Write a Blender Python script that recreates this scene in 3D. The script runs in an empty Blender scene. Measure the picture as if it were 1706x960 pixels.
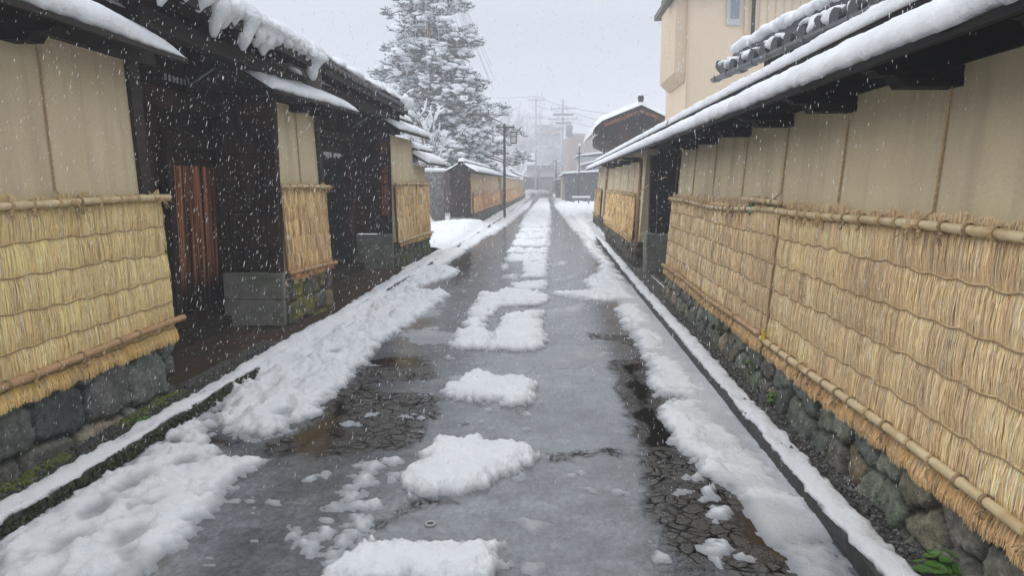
import bpy, math, random
import numpy as np
from mathutils import Vector
R = math.radians
rng = np.random.default_rng(7)
random.seed(7)
S = bpy.context.scene
COL = S.collection

# ------------------------------------------------------------------ camera
FPX, H, VX, VH = 1232.0, 1.6, 910.0, 306.0
PITCH = math.atan((480 - VH) / FPX)
YAW = math.atan((VX - 853) * math.cos(PITCH) / FPX)
cam = bpy.data.objects.new('camera', bpy.data.cameras.new('camera'))
COL.objects.link(cam)
cam.data.sensor_width = 36.0
cam.data.lens = 36.0 * FPX / 1706.0
cam.data.clip_start = 0.05
cam.data.clip_end = 3000
cam.location = (0, 0, H)
cam.rotation_euler = (math.pi / 2 - PITCH, 0, YAW)
S.camera = cam

def _ray(u, v):
    x, y = (u - 853) / FPX, (480 - v) / FPX
    fw = np.array([-math.sin(YAW) * math.cos(PITCH), math.cos(YAW) * math.cos(PITCH), -math.sin(PITCH)])
    rt = np.array([math.cos(YAW), math.sin(YAW), 0.0])
    return fw + x * rt + y * np.cross(rt, fw)

def at_z(u, v, z=0.0):
    d = _ray(u, v); return np.array([0, 0, H]) + d * (z - H) / d[2]

def at_y(u, v, Y):
    d = _ray(u, v); return np.array([0, 0, H]) + d * Y / d[1]

# ------------------------------------------------------------------ noise
def _hash(xi, yi, seed):
    n = (xi.astype(np.int64) * 374761393 + yi.astype(np.int64) * 668265263 + seed * 982451653) & 0xffffffff
    n = ((n ^ (n >> 13)) * 1274126177) & 0xffffffff
    n = n ^ (n >> 16)
    return n / 4294967295.0

def vnoise(x, y, seed=0):
    x = np.asarray(x, float); y = np.asarray(y, float)
    xi, yi = np.floor(x), np.floor(y)
    fx, fy = x - xi, y - yi
    fx = fx * fx * (3 - 2 * fx); fy = fy * fy * (3 - 2 * fy)
    a = _hash(xi, yi, seed); b = _hash(xi + 1, yi, seed); c = _hash(xi, yi + 1, seed); d = _hash(xi + 1, yi + 1, seed)
    return (a + (b - a) * fx) * (1 - fy) + (c + (d - c) * fx) * fy

def fbm(x, y, seed=0, octv=4):
    s = 0; amp = 0.5; t = 0
    for k in range(octv):
        s = s + amp * vnoise(x * 2 ** k + 17.3 * k, y * 2 ** k + 5.1 * k, seed + k); t += amp; amp *= 0.5
    return s / t * 2 - 1

def sstep(a, b, x):
    t = np.clip((x - a) / (b - a), 0, 1); return t * t * (3 - 2 * t)

def sdf_poly(px, py, poly):
    """positive inside"""
    n = len(poly); d = np.full(px.shape, 1e9); ins = np.zeros(px.shape, bool)
    for i in range(n):
        ax, ay = poly[i]; bx, by = poly[(i + 1) % n]
        ex, ey = bx - ax, by - ay
        t = np.clip(((px - ax) * ex + (py - ay) * ey) / (ex * ex + ey * ey + 1e-12), 0, 1)
        d = np.minimum(d, (px - ax - t * ex) ** 2 + (py - ay - t * ey) ** 2)
        if by != ay:
            c = ((ay > py) != (by > py)) & (px < (bx - ax) * (py - ay) / (by - ay) + ax)
            ins ^= c
    d = np.sqrt(d)
    return np.where(ins, d, -d)

# ------------------------------------------------------------------ materials
MATS = {}
def newmat(name):
    m = bpy.data.materials.new(name); m.use_nodes = True
    nt = m.node_tree; MATS[name] = m
    return m, nt, nt.nodes['Principled BSDF']

def N(nt, typ, **kw):
    n = nt.nodes.new(typ)
    for k, v in kw.items():
        if k in n.inputs: n.inputs[k].default_value = v
        else: setattr(n, k, v)
    return n

def coords(nt, scale=(1, 1, 1), obj=True):
    tc = N(nt, 'ShaderNodeNewGeometry'); mp = N(nt, 'ShaderNodeMapping')
    mp.inputs['Scale'].default_value = scale
    nt.links.new(tc.outputs['Position'], mp.inputs['Vector'])
    return mp.outputs['Vector']

def ramp(nt, fac, stops):
    r = N(nt, 'ShaderNodeValToRGB')
    e = r.color_ramp.elements
    while len(e) < len(stops): e.new(0.5)
    for k, (p, c) in enumerate(stops):
        e[k].position = p; e[k].color = (*c, 1) if len(c) == 3 else c
    nt.links.new(fac, r.inputs['Fac']); return r.outputs['Color']

def mix(nt, fac, a, b, mode='MIX'):
    m = N(nt, 'ShaderNodeMix', data_type='RGBA', blend_type=mode)
    for s, v in ((m.inputs[0], fac), (m.inputs[6], a), (m.inputs[7], b)):
        if hasattr(v, 'links') or isinstance(v, bpy.types.NodeSocket): nt.links.new(v, s)
        elif isinstance(v, (int, float)): s.default_value = v
        else: s.default_value = (*v, 1)
    return m.outputs[2]

def bump(nt, b, height, dist=0.01, strength=1.0, prev=None):
    n = N(nt, 'ShaderNodeBump'); n.inputs['Distance'].default_value = dist; n.inputs['Strength'].default_value = strength
    nt.links.new(height, n.inputs['Height'])
    if prev is not None: nt.links.new(prev, n.inputs['Normal'])
    if b is not None: nt.links.new(n.outputs['Normal'], b.inputs['Normal'])
    return n.outputs['Normal']

def noise(nt, vec, scale, detail=4, rough=0.55):
    n = N(nt, 'ShaderNodeTexNoise'); n.inputs['Scale'].default_value = scale
    n.inputs['Detail'].default_value = detail; n.inputs['Roughness'].default_value = rough
    nt.links.new(vec, n.inputs['Vector']); return n.outputs['Fac']

def simple(name, c1, c2, scale=8, rough=0.8, bdist=0.004, stretch=(1, 1, 1), vcol=False, spec=0.3, blotch=None):
    m, nt, b = newmat(name)
    v = coords(nt, stretch)
    f = noise(nt, v, scale)
    c = ramp(nt, f, [(0.3, c1), (0.7, c2)])
    if blotch:
        f2 = noise(nt, coords(nt), blotch[1], 3)
        c = mix(nt, ramp(nt, f2, [(0.5, (0, 0, 0)), (0.68, (1, 1, 1))]), c, blotch[0])
    if vcol:
        a = N(nt, 'ShaderNodeAttribute', attribute_name='Col')
        c = mix(nt, 1.0, c, a.outputs['Color'], 'MULTIPLY')
    nt.links.new(c, b.inputs['Base Color'])
    b.inputs['Roughness'].default_value = rough
    b.inputs['Specular IOR Level'].default_value = spec
    if bdist: bump(nt, b, noise(nt, v, scale * 2.5, 5), bdist)
    return m

simple('plaster', (0.585, 0.482, 0.31), (0.665, 0.557, 0.368), 3.0, 0.9, 0.002, (1, 1, 0.4), blotch=((0.54, 0.45, 0.305), 0.9))
def stain(name, dark):
    m = MATS[name]; nt = m.node_tree; b = nt.nodes['Principled BSDF']; src = b.inputs['Base Color'].links[0].from_socket
    k = ramp(nt, noise(nt, coords(nt, (5, 5, 0.5)), 1.0, 5, 0.65), [(0.48, (0, 0, 0)), (0.80, (1, 1, 1))])
    k2 = ramp(nt, noise(nt, coords(nt, (40, 40, 160)), 1.0, 2, 0.5), [(0.3, (0.93, 0.93, 0.92)), (0.7, (1.05, 1.05, 1.05))])
    c = mix(nt, k, src, dark); c = mix(nt, 1.0, c, k2, 'MULTIPLY'); nt.links.new(c, b.inputs['Base Color'])
stain('plaster', (0.44, 0.365, 0.25))
simple('plaster_old', (0.46, 0.32, 0.16), (0.56, 0.41, 0.225), 1.5, 0.9, 0.002, (1, 1, 0.4), blotch=((0.42, 0.27, 0.12), 0.8))
simple('dark_wood', (0.008, 0.005, 0.0045), (0.048, 0.029, 0.023), 6, 0.7, 0.004, (6, 6, 0.6), spec=0.12, blotch=((0.065, 0.028, 0.019), 1.3))
simple('beam_wood', (0.014, 0.010, 0.0085), (0.036, 0.026, 0.021), 6, 0.7, 0.004, (5, 0.6, 5))
simple('eave_wood', (0.005, 0.0045, 0.0045), (0.012, 0.010, 0.010), 6, 0.65, 0.003, (5, 0.6, 5), spec=0.12)
simple('grey_wood', (0.10, 0.085, 0.07), (0.17, 0.145, 0.12), 6, 0.8, 0.003, (5, 0.6, 5))
simple('door_wood', (0.03, 0.009, 0.005), (0.42, 0.14, 0.055), 4, 0.6, 0.004, (4, 4, 0.12), spec=0.15, blotch=((0.016, 0.007, 0.005), 1.7))
m, nt, b = newmat('gate_door')   # planks bleached orange above, soaked black towards the ground in ragged streaks
v = coords(nt, (22, 22, 0.35)); f = noise(nt, v, 1.0, 4, 0.6)
c1 = ramp(nt, f, [(0.38, (0.022, 0.009, 0.006)), (0.49, (0.17, 0.068, 0.034)), (0.61, (0.52, 0.22, 0.105))])
sp3 = N(nt, 'ShaderNodeSeparateXYZ'); g3 = N(nt, 'ShaderNodeNewGeometry'); nt.links.new(g3.outputs['Position'], sp3.inputs[0])
mr = N(nt, 'ShaderNodeMapRange'); mr.inputs['From Min'].default_value = 0.35; mr.inputs['From Max'].default_value = 1.25; nt.links.new(sp3.outputs['Z'], mr.inputs['Value'])
ad_ = N(nt, 'ShaderNodeMath', operation='ADD'); nt.links.new(mr.outputs[0], ad_.inputs[0]); nt.links.new(noise(nt, coords(nt, (16, 16, 0.8)), 1.0, 3), ad_.inputs[1])
k3 = ramp(nt, ad_.outputs[0], [(0.62, (0, 0, 0)), (0.95, (1, 1, 1))])
nt.links.new(mix(nt, k3, (0.010, 0.006, 0.005), c1), b.inputs['Base Color']); b.inputs['Roughness'].default_value = 0.7; b.inputs['Specular IOR Level'].default_value = 0.12
bump(nt, b, f, 0.003)
simple('black_wood', (0.003, 0.0033, 0.004), (0.009, 0.0095, 0.011), 8, 0.7, 0.003, (6, 6, 0.5), spec=0.12)
simple('concrete', (0.17, 0.17, 0.15), (0.26, 0.26, 0.235), 9, 0.75, 0.004, blotch=((0.11, 0.13, 0.075), 2.5))
simple('slab', (0.035, 0.020, 0.013), (0.095, 0.055, 0.036), 5, 0.35, 0.004, blotch=((0.045, 0.05, 0.02), 2.2))
simple('kerb', (0.02, 0.021, 0.021), (0.06, 0.06, 0.056), 25, 0.5, 0.008, blotch=((0.02, 0.03, 0.012), 6))
simple('gravel', (0.025, 0.024, 0.022), (0.15, 0.14, 0.13), 70, 0.6, 0.01, blotch=((0.06, 0.042, 0.025), 5))
simple('stone', (0.45, 0.45, 0.45), (1.35, 1.33, 1.28), 22, 0.6, 0.016, vcol=True, blotch=((0.55, 0.56, 0.5), 6))
simple('straw', (0.97, 0.95, 0.9), (1.2, 1.17, 1.1), 30, 0.75, 0, (1, 1, 0.2), vcol=True)
simple('bamboo', (0.52, 0.40, 0.21), (0.68, 0.55, 0.34), 9, 0.4, 0.001, (3, 0.8, 3), blotch=((0.45, 0.30, 0.15), 5))
simple('bamboo_old', (0.36, 0.20, 0.09), (0.50, 0.32, 0.17), 9, 0.5, 0.001, (3, 0.8, 3))
simple('rope', (0.42, 0.29, 0.14), (0.60, 0.44, 0.23), 60, 0.9, 0.003)
simple('cord', (0.26, 0.18, 0.10), (0.38, 0.27, 0.15), 60, 0.9, 0.002)
simple('tile', (0.012, 0.013, 0.017), (0.03, 0.033, 0.040), 10, 0.4, 0.003)
simple('gutter', (0.10, 0.115, 0.125), (0.15, 0.165, 0.175), 6, 0.35, 0.002)
simple('beige', (0.68, 0.55, 0.40), (0.73, 0.59, 0.43), 2, 0.85, 0.001)
simple('beige_dark', (0.58, 0.46, 0.32), (0.62, 0.49, 0.345), 2, 0.85, 0.001)
simple('brown_render', (0.36, 0.285, 0.24), (0.39, 0.31, 0.265), 1, 0.9, 0.001)
simple('grey_render', (0.20, 0.205, 0.21), (0.25, 0.255, 0.26), 1, 0.9, 0.001)
simple('light_render', (0.46, 0.46, 0.45), (0.52, 0.52, 0.51), 1, 0.9, 0.001)
simple('dark_siding', (0.035, 0.038, 0.044), (0.065, 0.068, 0.075), 4, 0.7, 0.003, (8, 8, 0.3))
simple('block_wall', (0.12, 0.115, 0.105), (0.21, 0.2, 0.18), 3, 0.8, 0.004)
simple('black_metal', (0.018, 0.018, 0.02), (0.03, 0.03, 0.032), 10, 0.4, 0.001)
simple('pole_concrete', (0.32, 0.32, 0.33), (0.40, 0.40, 0.41), 5, 0.8, 0.001)
simple('bark', (0.10, 0.055, 0.04), (0.20, 0.115, 0.085), 12, 0.85, 0.02, (3, 3, 0.8))
simple('twig', (0.55, 0.54, 0.55), (0.70, 0.69, 0.70), 6, 0.9, 0.0)
simple('needles', (0.055, 0.09, 0.075), (0.14, 0.18, 0.155), 3, 0.6, 0)
simple('leaf', (0.03, 0.085, 0.014), (0.10, 0.22, 0.03), 20, 0.4, 0, vcol=False)
simple('moss', (0.05, 0.07, 0.012), (0.15, 0.17, 0.025), 40, 0.9, 0.004)
simple('ivy', (0.012, 0.022, 0.009), (0.045, 0.07, 0.02), 30, 0.5, 0)
simple('green_tape', (0.0, 0.16, 0.07), (0.01, 0.24, 0.10), 20, 0.4, 0)
simple('yellow_tag', (0.62, 0.45, 0.02), (0.72, 0.55, 0.04), 20, 0.5, 0)
simple('slit_light', (0.7, 0.7, 0.7), (0.8, 0.8, 0.8), 20, 0.5, 0)  # white colour standing in for light seen through the gatehouse slits
simple('drum', (0.45, 0.33, 0.22), (0.5, 0.38, 0.26), 4, 0.8, 0.001)

m, nt, b = newmat('glass'); b.inputs['Base Color'].default_value = (0.22, 0.25, 0.29, 1); b.inputs['Roughness'].default_value = 0.08
m, nt, b = newmat('lamp_glass'); b.inputs['Base Color'].default_value = (0.5, 0.5, 0.5, 1); b.inputs['Roughness'].default_value = 0.3

# snow: bright crystalline; the attribute thick holds how deep the snow lies (thin = soaked slush)
def snow_mat(name, use_thick):
    m, nt, b = newmat(name)
    v = coords(nt)
    c = ramp(nt, noise(nt, v, 3.0), [(0.3, (0.76, 0.78, 0.81)), (0.7, (0.84, 0.855, 0.88))])
    if use_thick:
        a = N(nt, 'ShaderNodeAttribute', attribute_name='thick')
        f = ramp(nt, a.outputs['Fac'], [(0.05, (0, 0, 0)), (0.75, (1, 1, 1))])
        c = mix(nt, f, (0.29, 0.305, 0.33), c)
        rr = N(nt, 'ShaderNodeMapRange'); rr.inputs['To Min'].default_value = 0.28; rr.inputs['To Max'].default_value = 0.75
        nt.links.new(f, rr.inputs['Value']); nt.links.new(rr.outputs[0], b.inputs['Roughness'])
    else: b.inputs['Roughness'].default_value = 0.75
    nt.links.new(c, b.inputs['Base Color'])
    b.inputs['Specular IOR Level'].default_value = 0.25
    n1 = bump(nt, None, noise(nt, v, 30, 6, 0.7), 0.02, 0.9)
    bump(nt, b, noise(nt, v, 160, 3, 0.6), 0.003, 0.8, n1)
    return m
snow_mat('snow', False); snow_mat('road_snow', True)

m, nt, b = newmat('flake'); nt.nodes.remove(b)
d1_ = N(nt, 'ShaderNodeBsdfDiffuse', Color=(0.92, 0.93, 0.95, 1)); d2_ = N(nt, 'ShaderNodeBsdfTranslucent', Color=(0.95, 0.96, 0.98, 1)); mx_ = N(nt, 'ShaderNodeMixShader', Fac=0.5)
nt.links.new(d1_.outputs[0], mx_.inputs[1]); nt.links.new(d2_.outputs[0], mx_.inputs[2]); nt.links.new(mx_.outputs[0], nt.nodes['Material Output'].inputs['Surface'])

# wet road: small rough stones set in dark joints, under a film of slush whose depth is the attribute slush
m, nt, b = newmat('road')
v = coords(nt)
nd = N(nt, 'ShaderNodeTexNoise'); nd.inputs['Scale'].default_value = 9; nt.links.new(v, nd.inputs['Vector'])
dv = N(nt, 'ShaderNodeVectorMath', operation='MULTIPLY_ADD'); dv.inputs[1].default_value = (0.11, 0.11, 0); nt.links.new(nd.outputs['Color'], dv.inputs[0]); nt.links.new(v, dv.inputs[2])
vo = N(nt, 'ShaderNodeTexVoronoi', feature='DISTANCE_TO_EDGE'); vo.inputs['Scale'].default_value = 13.5
sq = N(nt, 'ShaderNodeVectorMath', operation='MULTIPLY'); sq.inputs[1].default_value = (1, 1, 0)
nt.links.new(dv.outputs[0], sq.inputs[0]); nt.links.new(sq.outputs[0], vo.inputs['Vector'])
cell = ramp(nt, vo.outputs['Distance'], [(0.02, (0, 0, 0)), (0.16, (1, 1, 1))])
cell = mix(nt, 1.0, cell, ramp(nt, noise(nt, v, 6, 5, 0.7), [(0.46, (0, 0, 0)), (0.62, (0.85, 0.85, 0.85))]), 'LIGHTEN')
cell = mix(nt, 1.0, cell, ramp(nt, noise(nt, v, 75, 3, 0.7), [(0.36, (0.12, 0.12, 0.12)), (0.52, (1, 1, 1))]), 'MULTIPLY')
vc = N(nt, 'ShaderNodeTexVoronoi'); vc.inputs['Scale'].default_value = 13.5; nt.links.new(sq.outputs[0], vc.inputs['Vector'])
grain = noise(nt, v, 120, 4, 0.7)
mud = N(nt, 'ShaderNodeAttribute', attribute_name='mud').outputs['Fac']
brown = ramp(nt, mud, [(0.12, (0, 0, 0)), (0.42, (1, 1, 1))])
mudc = ramp(nt, mud, [(0.5, (0.010, 0.008, 0.006)), (0.9, (0.040, 0.027, 0.015))])
mudc = mix(nt, 1.0, mudc, ramp(nt, noise(nt, v, 14, 5, 0.7), [(0.3, (0.35, 0.35, 0.35)), (0.7, (1.4, 1.35, 1.3))]), 'MULTIPLY')
cell = mix(nt, 1.0, cell, brown, 'LIGHTEN')
stonec = ramp(nt, grain, [(0.38, (0.014, 0.012, 0.010)), (0.62, (0.135, 0.125, 0.112))])
stonec = mix(nt, brown, stonec, mudc)
asph = mix(nt, cell, (0.004, 0.0035, 0.003), stonec)
sl = N(nt, 'ShaderNodeAttribute', attribute_name='slush')
fine = noise(nt, v, 26, 5, 0.7)
ad = N(nt, 'ShaderNodeMath', operation='MULTIPLY_ADD'); ad.inputs[1].default_value = 0.5; ad.inputs[2].default_value = -0.25; nt.links.new(fine, ad.inputs[0])
ad2 = N(nt, 'ShaderNodeMath', operation='ADD', use_clamp=True); nt.links.new(ad.outputs[0], ad2.inputs[0]); nt.links.new(sl.outputs['Fac'], ad2.inputs[1])
pc = N(nt, 'ShaderNodeMath', operation='MULTIPLY_ADD', use_clamp=True); pc.inputs[1].default_value = 0.12; nt.links.new(cell, pc.inputs[0]); nt.links.new(ad2.outputs[0], pc.inputs[2])
slf = ramp(nt, pc.outputs[0], [(0.22, (0, 0, 0)), (0.62, (0.72, 0.72, 0.72)), (0.95, (1, 1, 1))])
slushc = ramp(nt, noise(nt, v, 3.5, 6, 0.65), [(0.3, (0.105, 0.112, 0.123)), (0.7, (0.245, 0.26, 0.285))])
slushc = mix(nt, 1.0, slushc, ramp(nt, noise(nt, coords(nt, (1, 0.55, 1)), 34, 6, 0.75), [(0.32, (0.62, 0.62, 0.62)), (0.68, (1.28, 1.28, 1.28))]), 'MULTIPLY')
slushc = mix(nt, 1.0, slushc, ramp(nt, cell, [(0.0, (0.93, 0.93, 0.93)), (1.0, (1, 1, 1))]), 'MULTIPLY')
slushc = mix(nt, 1.0, slushc, ramp(nt, noise(nt, v, 1.1, 4, 0.6), [(0.3, (0.66, 0.66, 0.66)), (0.7, (1.18, 1.18, 1.18))]), 'MULTIPLY')
col = mix(nt, slf, asph, slushc)
nt.links.new(col, b.inputs['Base Color'])
jr = N(nt, 'ShaderNodeMapRange'); jr.inputs['To Min'].default_value = 0.55; jr.inputs['To Max'].default_value = 0.06
nt.links.new(cell, jr.inputs['Value'])
rmix = N(nt, 'ShaderNodeMix', data_type='FLOAT'); nt.links.new(slf, rmix.inputs[0]); nt.links.new(jr.outputs[0], rmix.inputs[2]); rmix.inputs[3].default_value = 0.085
nt.links.new(rmix.outputs[0], b.inputs['Roughness'])
sp_ = N(nt, 'ShaderNodeMath', operation='MAXIMUM'); nt.links.new(cell, sp_.inputs[0]); nt.links.new(slf, sp_.inputs[1])
sp2 = N(nt, 'ShaderNodeMath', operation='MULTIPLY'); sp2.inputs[1].default_value = 0.5; nt.links.new(sp_.outputs[0], sp2.inputs[0]); nt.links.new(sp2.outputs[0], b.inputs['Specular IOR Level'])
inv = N(nt, 'ShaderNodeMath', operation='SUBTRACT', use_clamp=True); inv.inputs[0].default_value = 1.0; nt.links.new(slf, inv.inputs[1])
hm = N(nt, 'ShaderNodeMath', operation='MULTIPLY'); nt.links.new(cell, hm.inputs[0]); nt.links.new(inv.outputs[0], hm.inputs[1])
n1 = bump(nt, None, hm.outputs[0], 0.003, 0.5)
hs2 = N(nt, 'ShaderNodeMath', operation='MULTIPLY'); nt.links.new(noise(nt, v, 45, 4, 0.6), hs2.inputs[0]); nt.links.new(slf, hs2.inputs[1])
n2 = bump(nt, None, hs2.outputs[0], 0.002, 0.35, n1)
bump(nt, b, noise(nt, v, 9, 3, 0.5), 0.002, 0.25, n2)

# ------------------------------------------------------------------ mesh building
class MB:
    def __init__(s): s.v = []; s.f = []; s.c = []; s.n = 0
    def add(s, verts, faces, col=(1, 1, 1)):
        verts = np.asarray(verts, float).reshape(-1, 3)
        s.v.append(verts); o = s.n
        s.f.extend([tuple(i + o for i in f) for f in faces])
        c = np.asarray(col, float)
        s.c.append(np.tile(c, (len(verts), 1)) if c.ndim == 1 else c)
        s.n += len(verts)
    def box(s, x0, x1, y0, y1, z0, z1, col=(1, 1, 1)):
        v = [(x, y, z) for x in (x0, x1) for y in (y0, y1) for z in (z0, z1)]
        s.add(v, [(0, 1, 3, 2), (4, 6, 7, 5), (0, 4, 5, 1), (2, 3, 7, 6), (0, 2, 6, 4), (1, 5, 7, 3)], col)
    def hexa(s, q, col=(1, 1, 1)):
        """q: 8 points, bottom ring 4 then top ring 4"""
        s.add(q, [(3, 2, 1, 0), (4, 5, 6, 7), (0, 1, 5, 4), (1, 2, 6, 5), (2, 3, 7, 6), (3, 0, 4, 7)], col)
    def tube(s, pts, rad, n=7, cap=True, col=(1, 1, 1)):
        pts = np.asarray(pts, float); k = len(pts)
        rad = np.broadcast_to(np.asarray(rad, float), (k,))
        t = np.gradient(pts, axis=0) if k > 2 else np.tile(pts[-1] - pts[0], (k, 1))
        t = t / (np.linalg.norm(t, axis=1, keepdims=True) + 1e-12)
        up = np.array([0, 0, 1.0]) if abs(t[0][2]) < 0.9 else np.array([1.0, 0, 0])
        V = []
        for i in range(k):
            a = np.cross(t[i], up); a /= np.linalg.norm(a) + 1e-12; b_ = np.cross(a, t[i])
            ang = np.linspace(0, 2 * np.pi, n, endpoint=False)
            V.append(pts[i] + rad[i] * (np.cos(ang)[:, None] * a + np.sin(ang)[:, None] * b_))
        F = [(i * n + j, i * n + (j + 1) % n, (i + 1) * n + (j + 1) % n, (i + 1) * n + j) for i in range(k - 1) for j in range(n)]
        if cap: F += [tuple(range(n - 1, -1, -1)), tuple((k - 1) * n + j for j in range(n))]
        s.add(np.concatenate(V), F, col)
    def grid(s, P, col=(1, 1, 1), closed=False, mask=None):
        """P: (a,b,3)"""
        a, b_ = P.shape[:2]
        idx = np.arange(a * b_).reshape(a, b_)
        if closed: idx = np.concatenate([idx, idx[:, :1]], 1)
        q = np.stack([idx[:-1, :-1], idx[:-1, 1:], idx[1:, 1:], idx[1:, :-1]], -1).reshape(-1, 4)
        if mask is not None: q = q[mask.reshape(-1)]
        s.add(P.reshape(-1, 3), q.tolist(), np.asarray(col).reshape(-1, 3) if np.ndim(col) > 1 else col)
    def loft(s, prof, Ys, fn, col=(1, 1, 1), cap=True):
        """closed profile swept along Ys; fn(prof_i, Y) -> point"""
        P = np.array([[fn(p, y) for p in prof] for y in Ys]); k = len(prof); o = s.n
        s.grid(P, col, closed=True)
        if cap:
            s.f.append(tuple(o + j for j in range(k))); s.f.append(tuple(o + (len(Ys) - 1) * k + j for j in range(k - 1, -1, -1)))
    def blob(s, c, r, seed=0, sub=1, amp=0.25, col=(1, 1, 1)):
        V, F = ICO[sub]
        k = rng.normal(size=(3, 3)) * 2.2; ph = rng.uniform(0, 6.28, 3)
        d = 1 + amp * (np.sin(V @ k + ph).sum(1) / 2.2)
        s.add(np.asarray(c) + V * d[:, None] * np.asarray(r), F, col)
    def build(s, name, mat, parent=None, smooth=False, bevel=0, vcol=False, attr=None):
        me = bpy.data.meshes.new(name)
        V = np.concatenate(s.v) if s.v else np.zeros((0, 3))
        org = np.zeros(3)
        if parent is not None: org = world_loc(parent)
        me.from_pydata((V - org).tolist(), [], s.f)
        me.materials.append(MATS[mat])
        if vcol:
            a = me.color_attributes.new('Col', 'FLOAT_COLOR', 'POINT')
            C = np.concatenate(s.c); C = np.concatenate([C, np.ones((len(C), 1))], 1)
            a.data.foreach_set('color', C.astype(np.float32).ravel())
        if attr:
            for k, arr in attr.items():
                a = me.attributes.new(k, 'FLOAT', 'POINT'); a.data.foreach_set('value', np.asarray(arr, np.float32).ravel())
        if smooth: me.polygons.foreach_set('use_smooth', np.ones(len(me.polygons), bool))
        me.update()
        o = bpy.data.objects.new(name, me); COL.objects.link(o)
        if parent is not None: o.parent = parent
        if bevel:
            bm = o.modifiers.new('bevel', 'BEVEL'); bm.width = bevel; bm.segments = 1; bm.limit_method = 'ANGLE'
        return o

def world_loc(o):
    p = np.zeros(3)
    while o is not None: p = p + np.array(o.location); o = o.parent
    return p

def _ico(sub):
    import bmesh
    bm = bmesh.new(); bmesh.ops.create_icosphere(bm, subdivisions=sub, radius=1)
    V = np.array([v.co[:] for v in bm.verts]); F = [tuple(v.index for v in f.verts) for f in bm.faces]; bm.free()
    return V, F
ICO = {0: _ico(1), 1: _ico(2), 2: _ico(3)}

def tag(o, label=None, cat=None, group=None, kind=None):
    if label: o['label'] = label
    if cat: o['category'] = cat
    if group: o['group'] = group
    if kind: o['kind'] = kind
    return o

def thing(name, loc, label, cat, group=None):
    o = bpy.data.objects.new(name, None); COL.objects.link(o); o.location = loc
    o.empty_display_size = 0.2
    return tag(o, label, cat, group)

def structure(o): o['kind'] = 'structure'; return o

def copy_tree(o, parent=None):
    c = o.copy(); COL.objects.link(c)
    if parent is not None: c.parent = parent
    for ch in list(o.children): copy_tree(ch, c)
    return c

# ------------------------------------------------------------------ wall frames
class Frame:
    """a wall line along the street: X at ground from (y0,x0) to (y1,x1); side +1 faces +X (left wall), -1 faces -X; batter = lean away per metre"""
    def __init__(s, y0, x0, y1, x1, side, bat): s.y0, s.x0, s.y1, s.x1, s.side, s.bat = y0, x0, y1, x1, side, bat
    def base(s, Y): return s.x0 + (s.x1 - s.x0) * (Y - s.y0) / (s.y1 - s.y0)
    def p(s, Y, z, n): return np.array([s.base(Y) - s.side * s.bat * z + s.side * n, Y, z])
    def q(s, Y, z, n): return np.array([s.base(Y) + s.side * n, Y, z])      # no batter

def wall_panel(fr, ya, yb, z0, z1, thick, parent, name='plaster', mat='plaster', n0=0.0):
    mb = MB(); k = max(2, int((yb - ya) / 0.5) + 1)
    Ys = np.linspace(ya, yb, k)
    prof = [(n0, z0), (n0, z1), (n0 - thick, z1), (n0 - thick, z0)]
    mb.loft(prof, Ys, lambda p, y: fr.p(y, p[1], p[0]))
    return mb.build(name, mat, parent)

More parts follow.
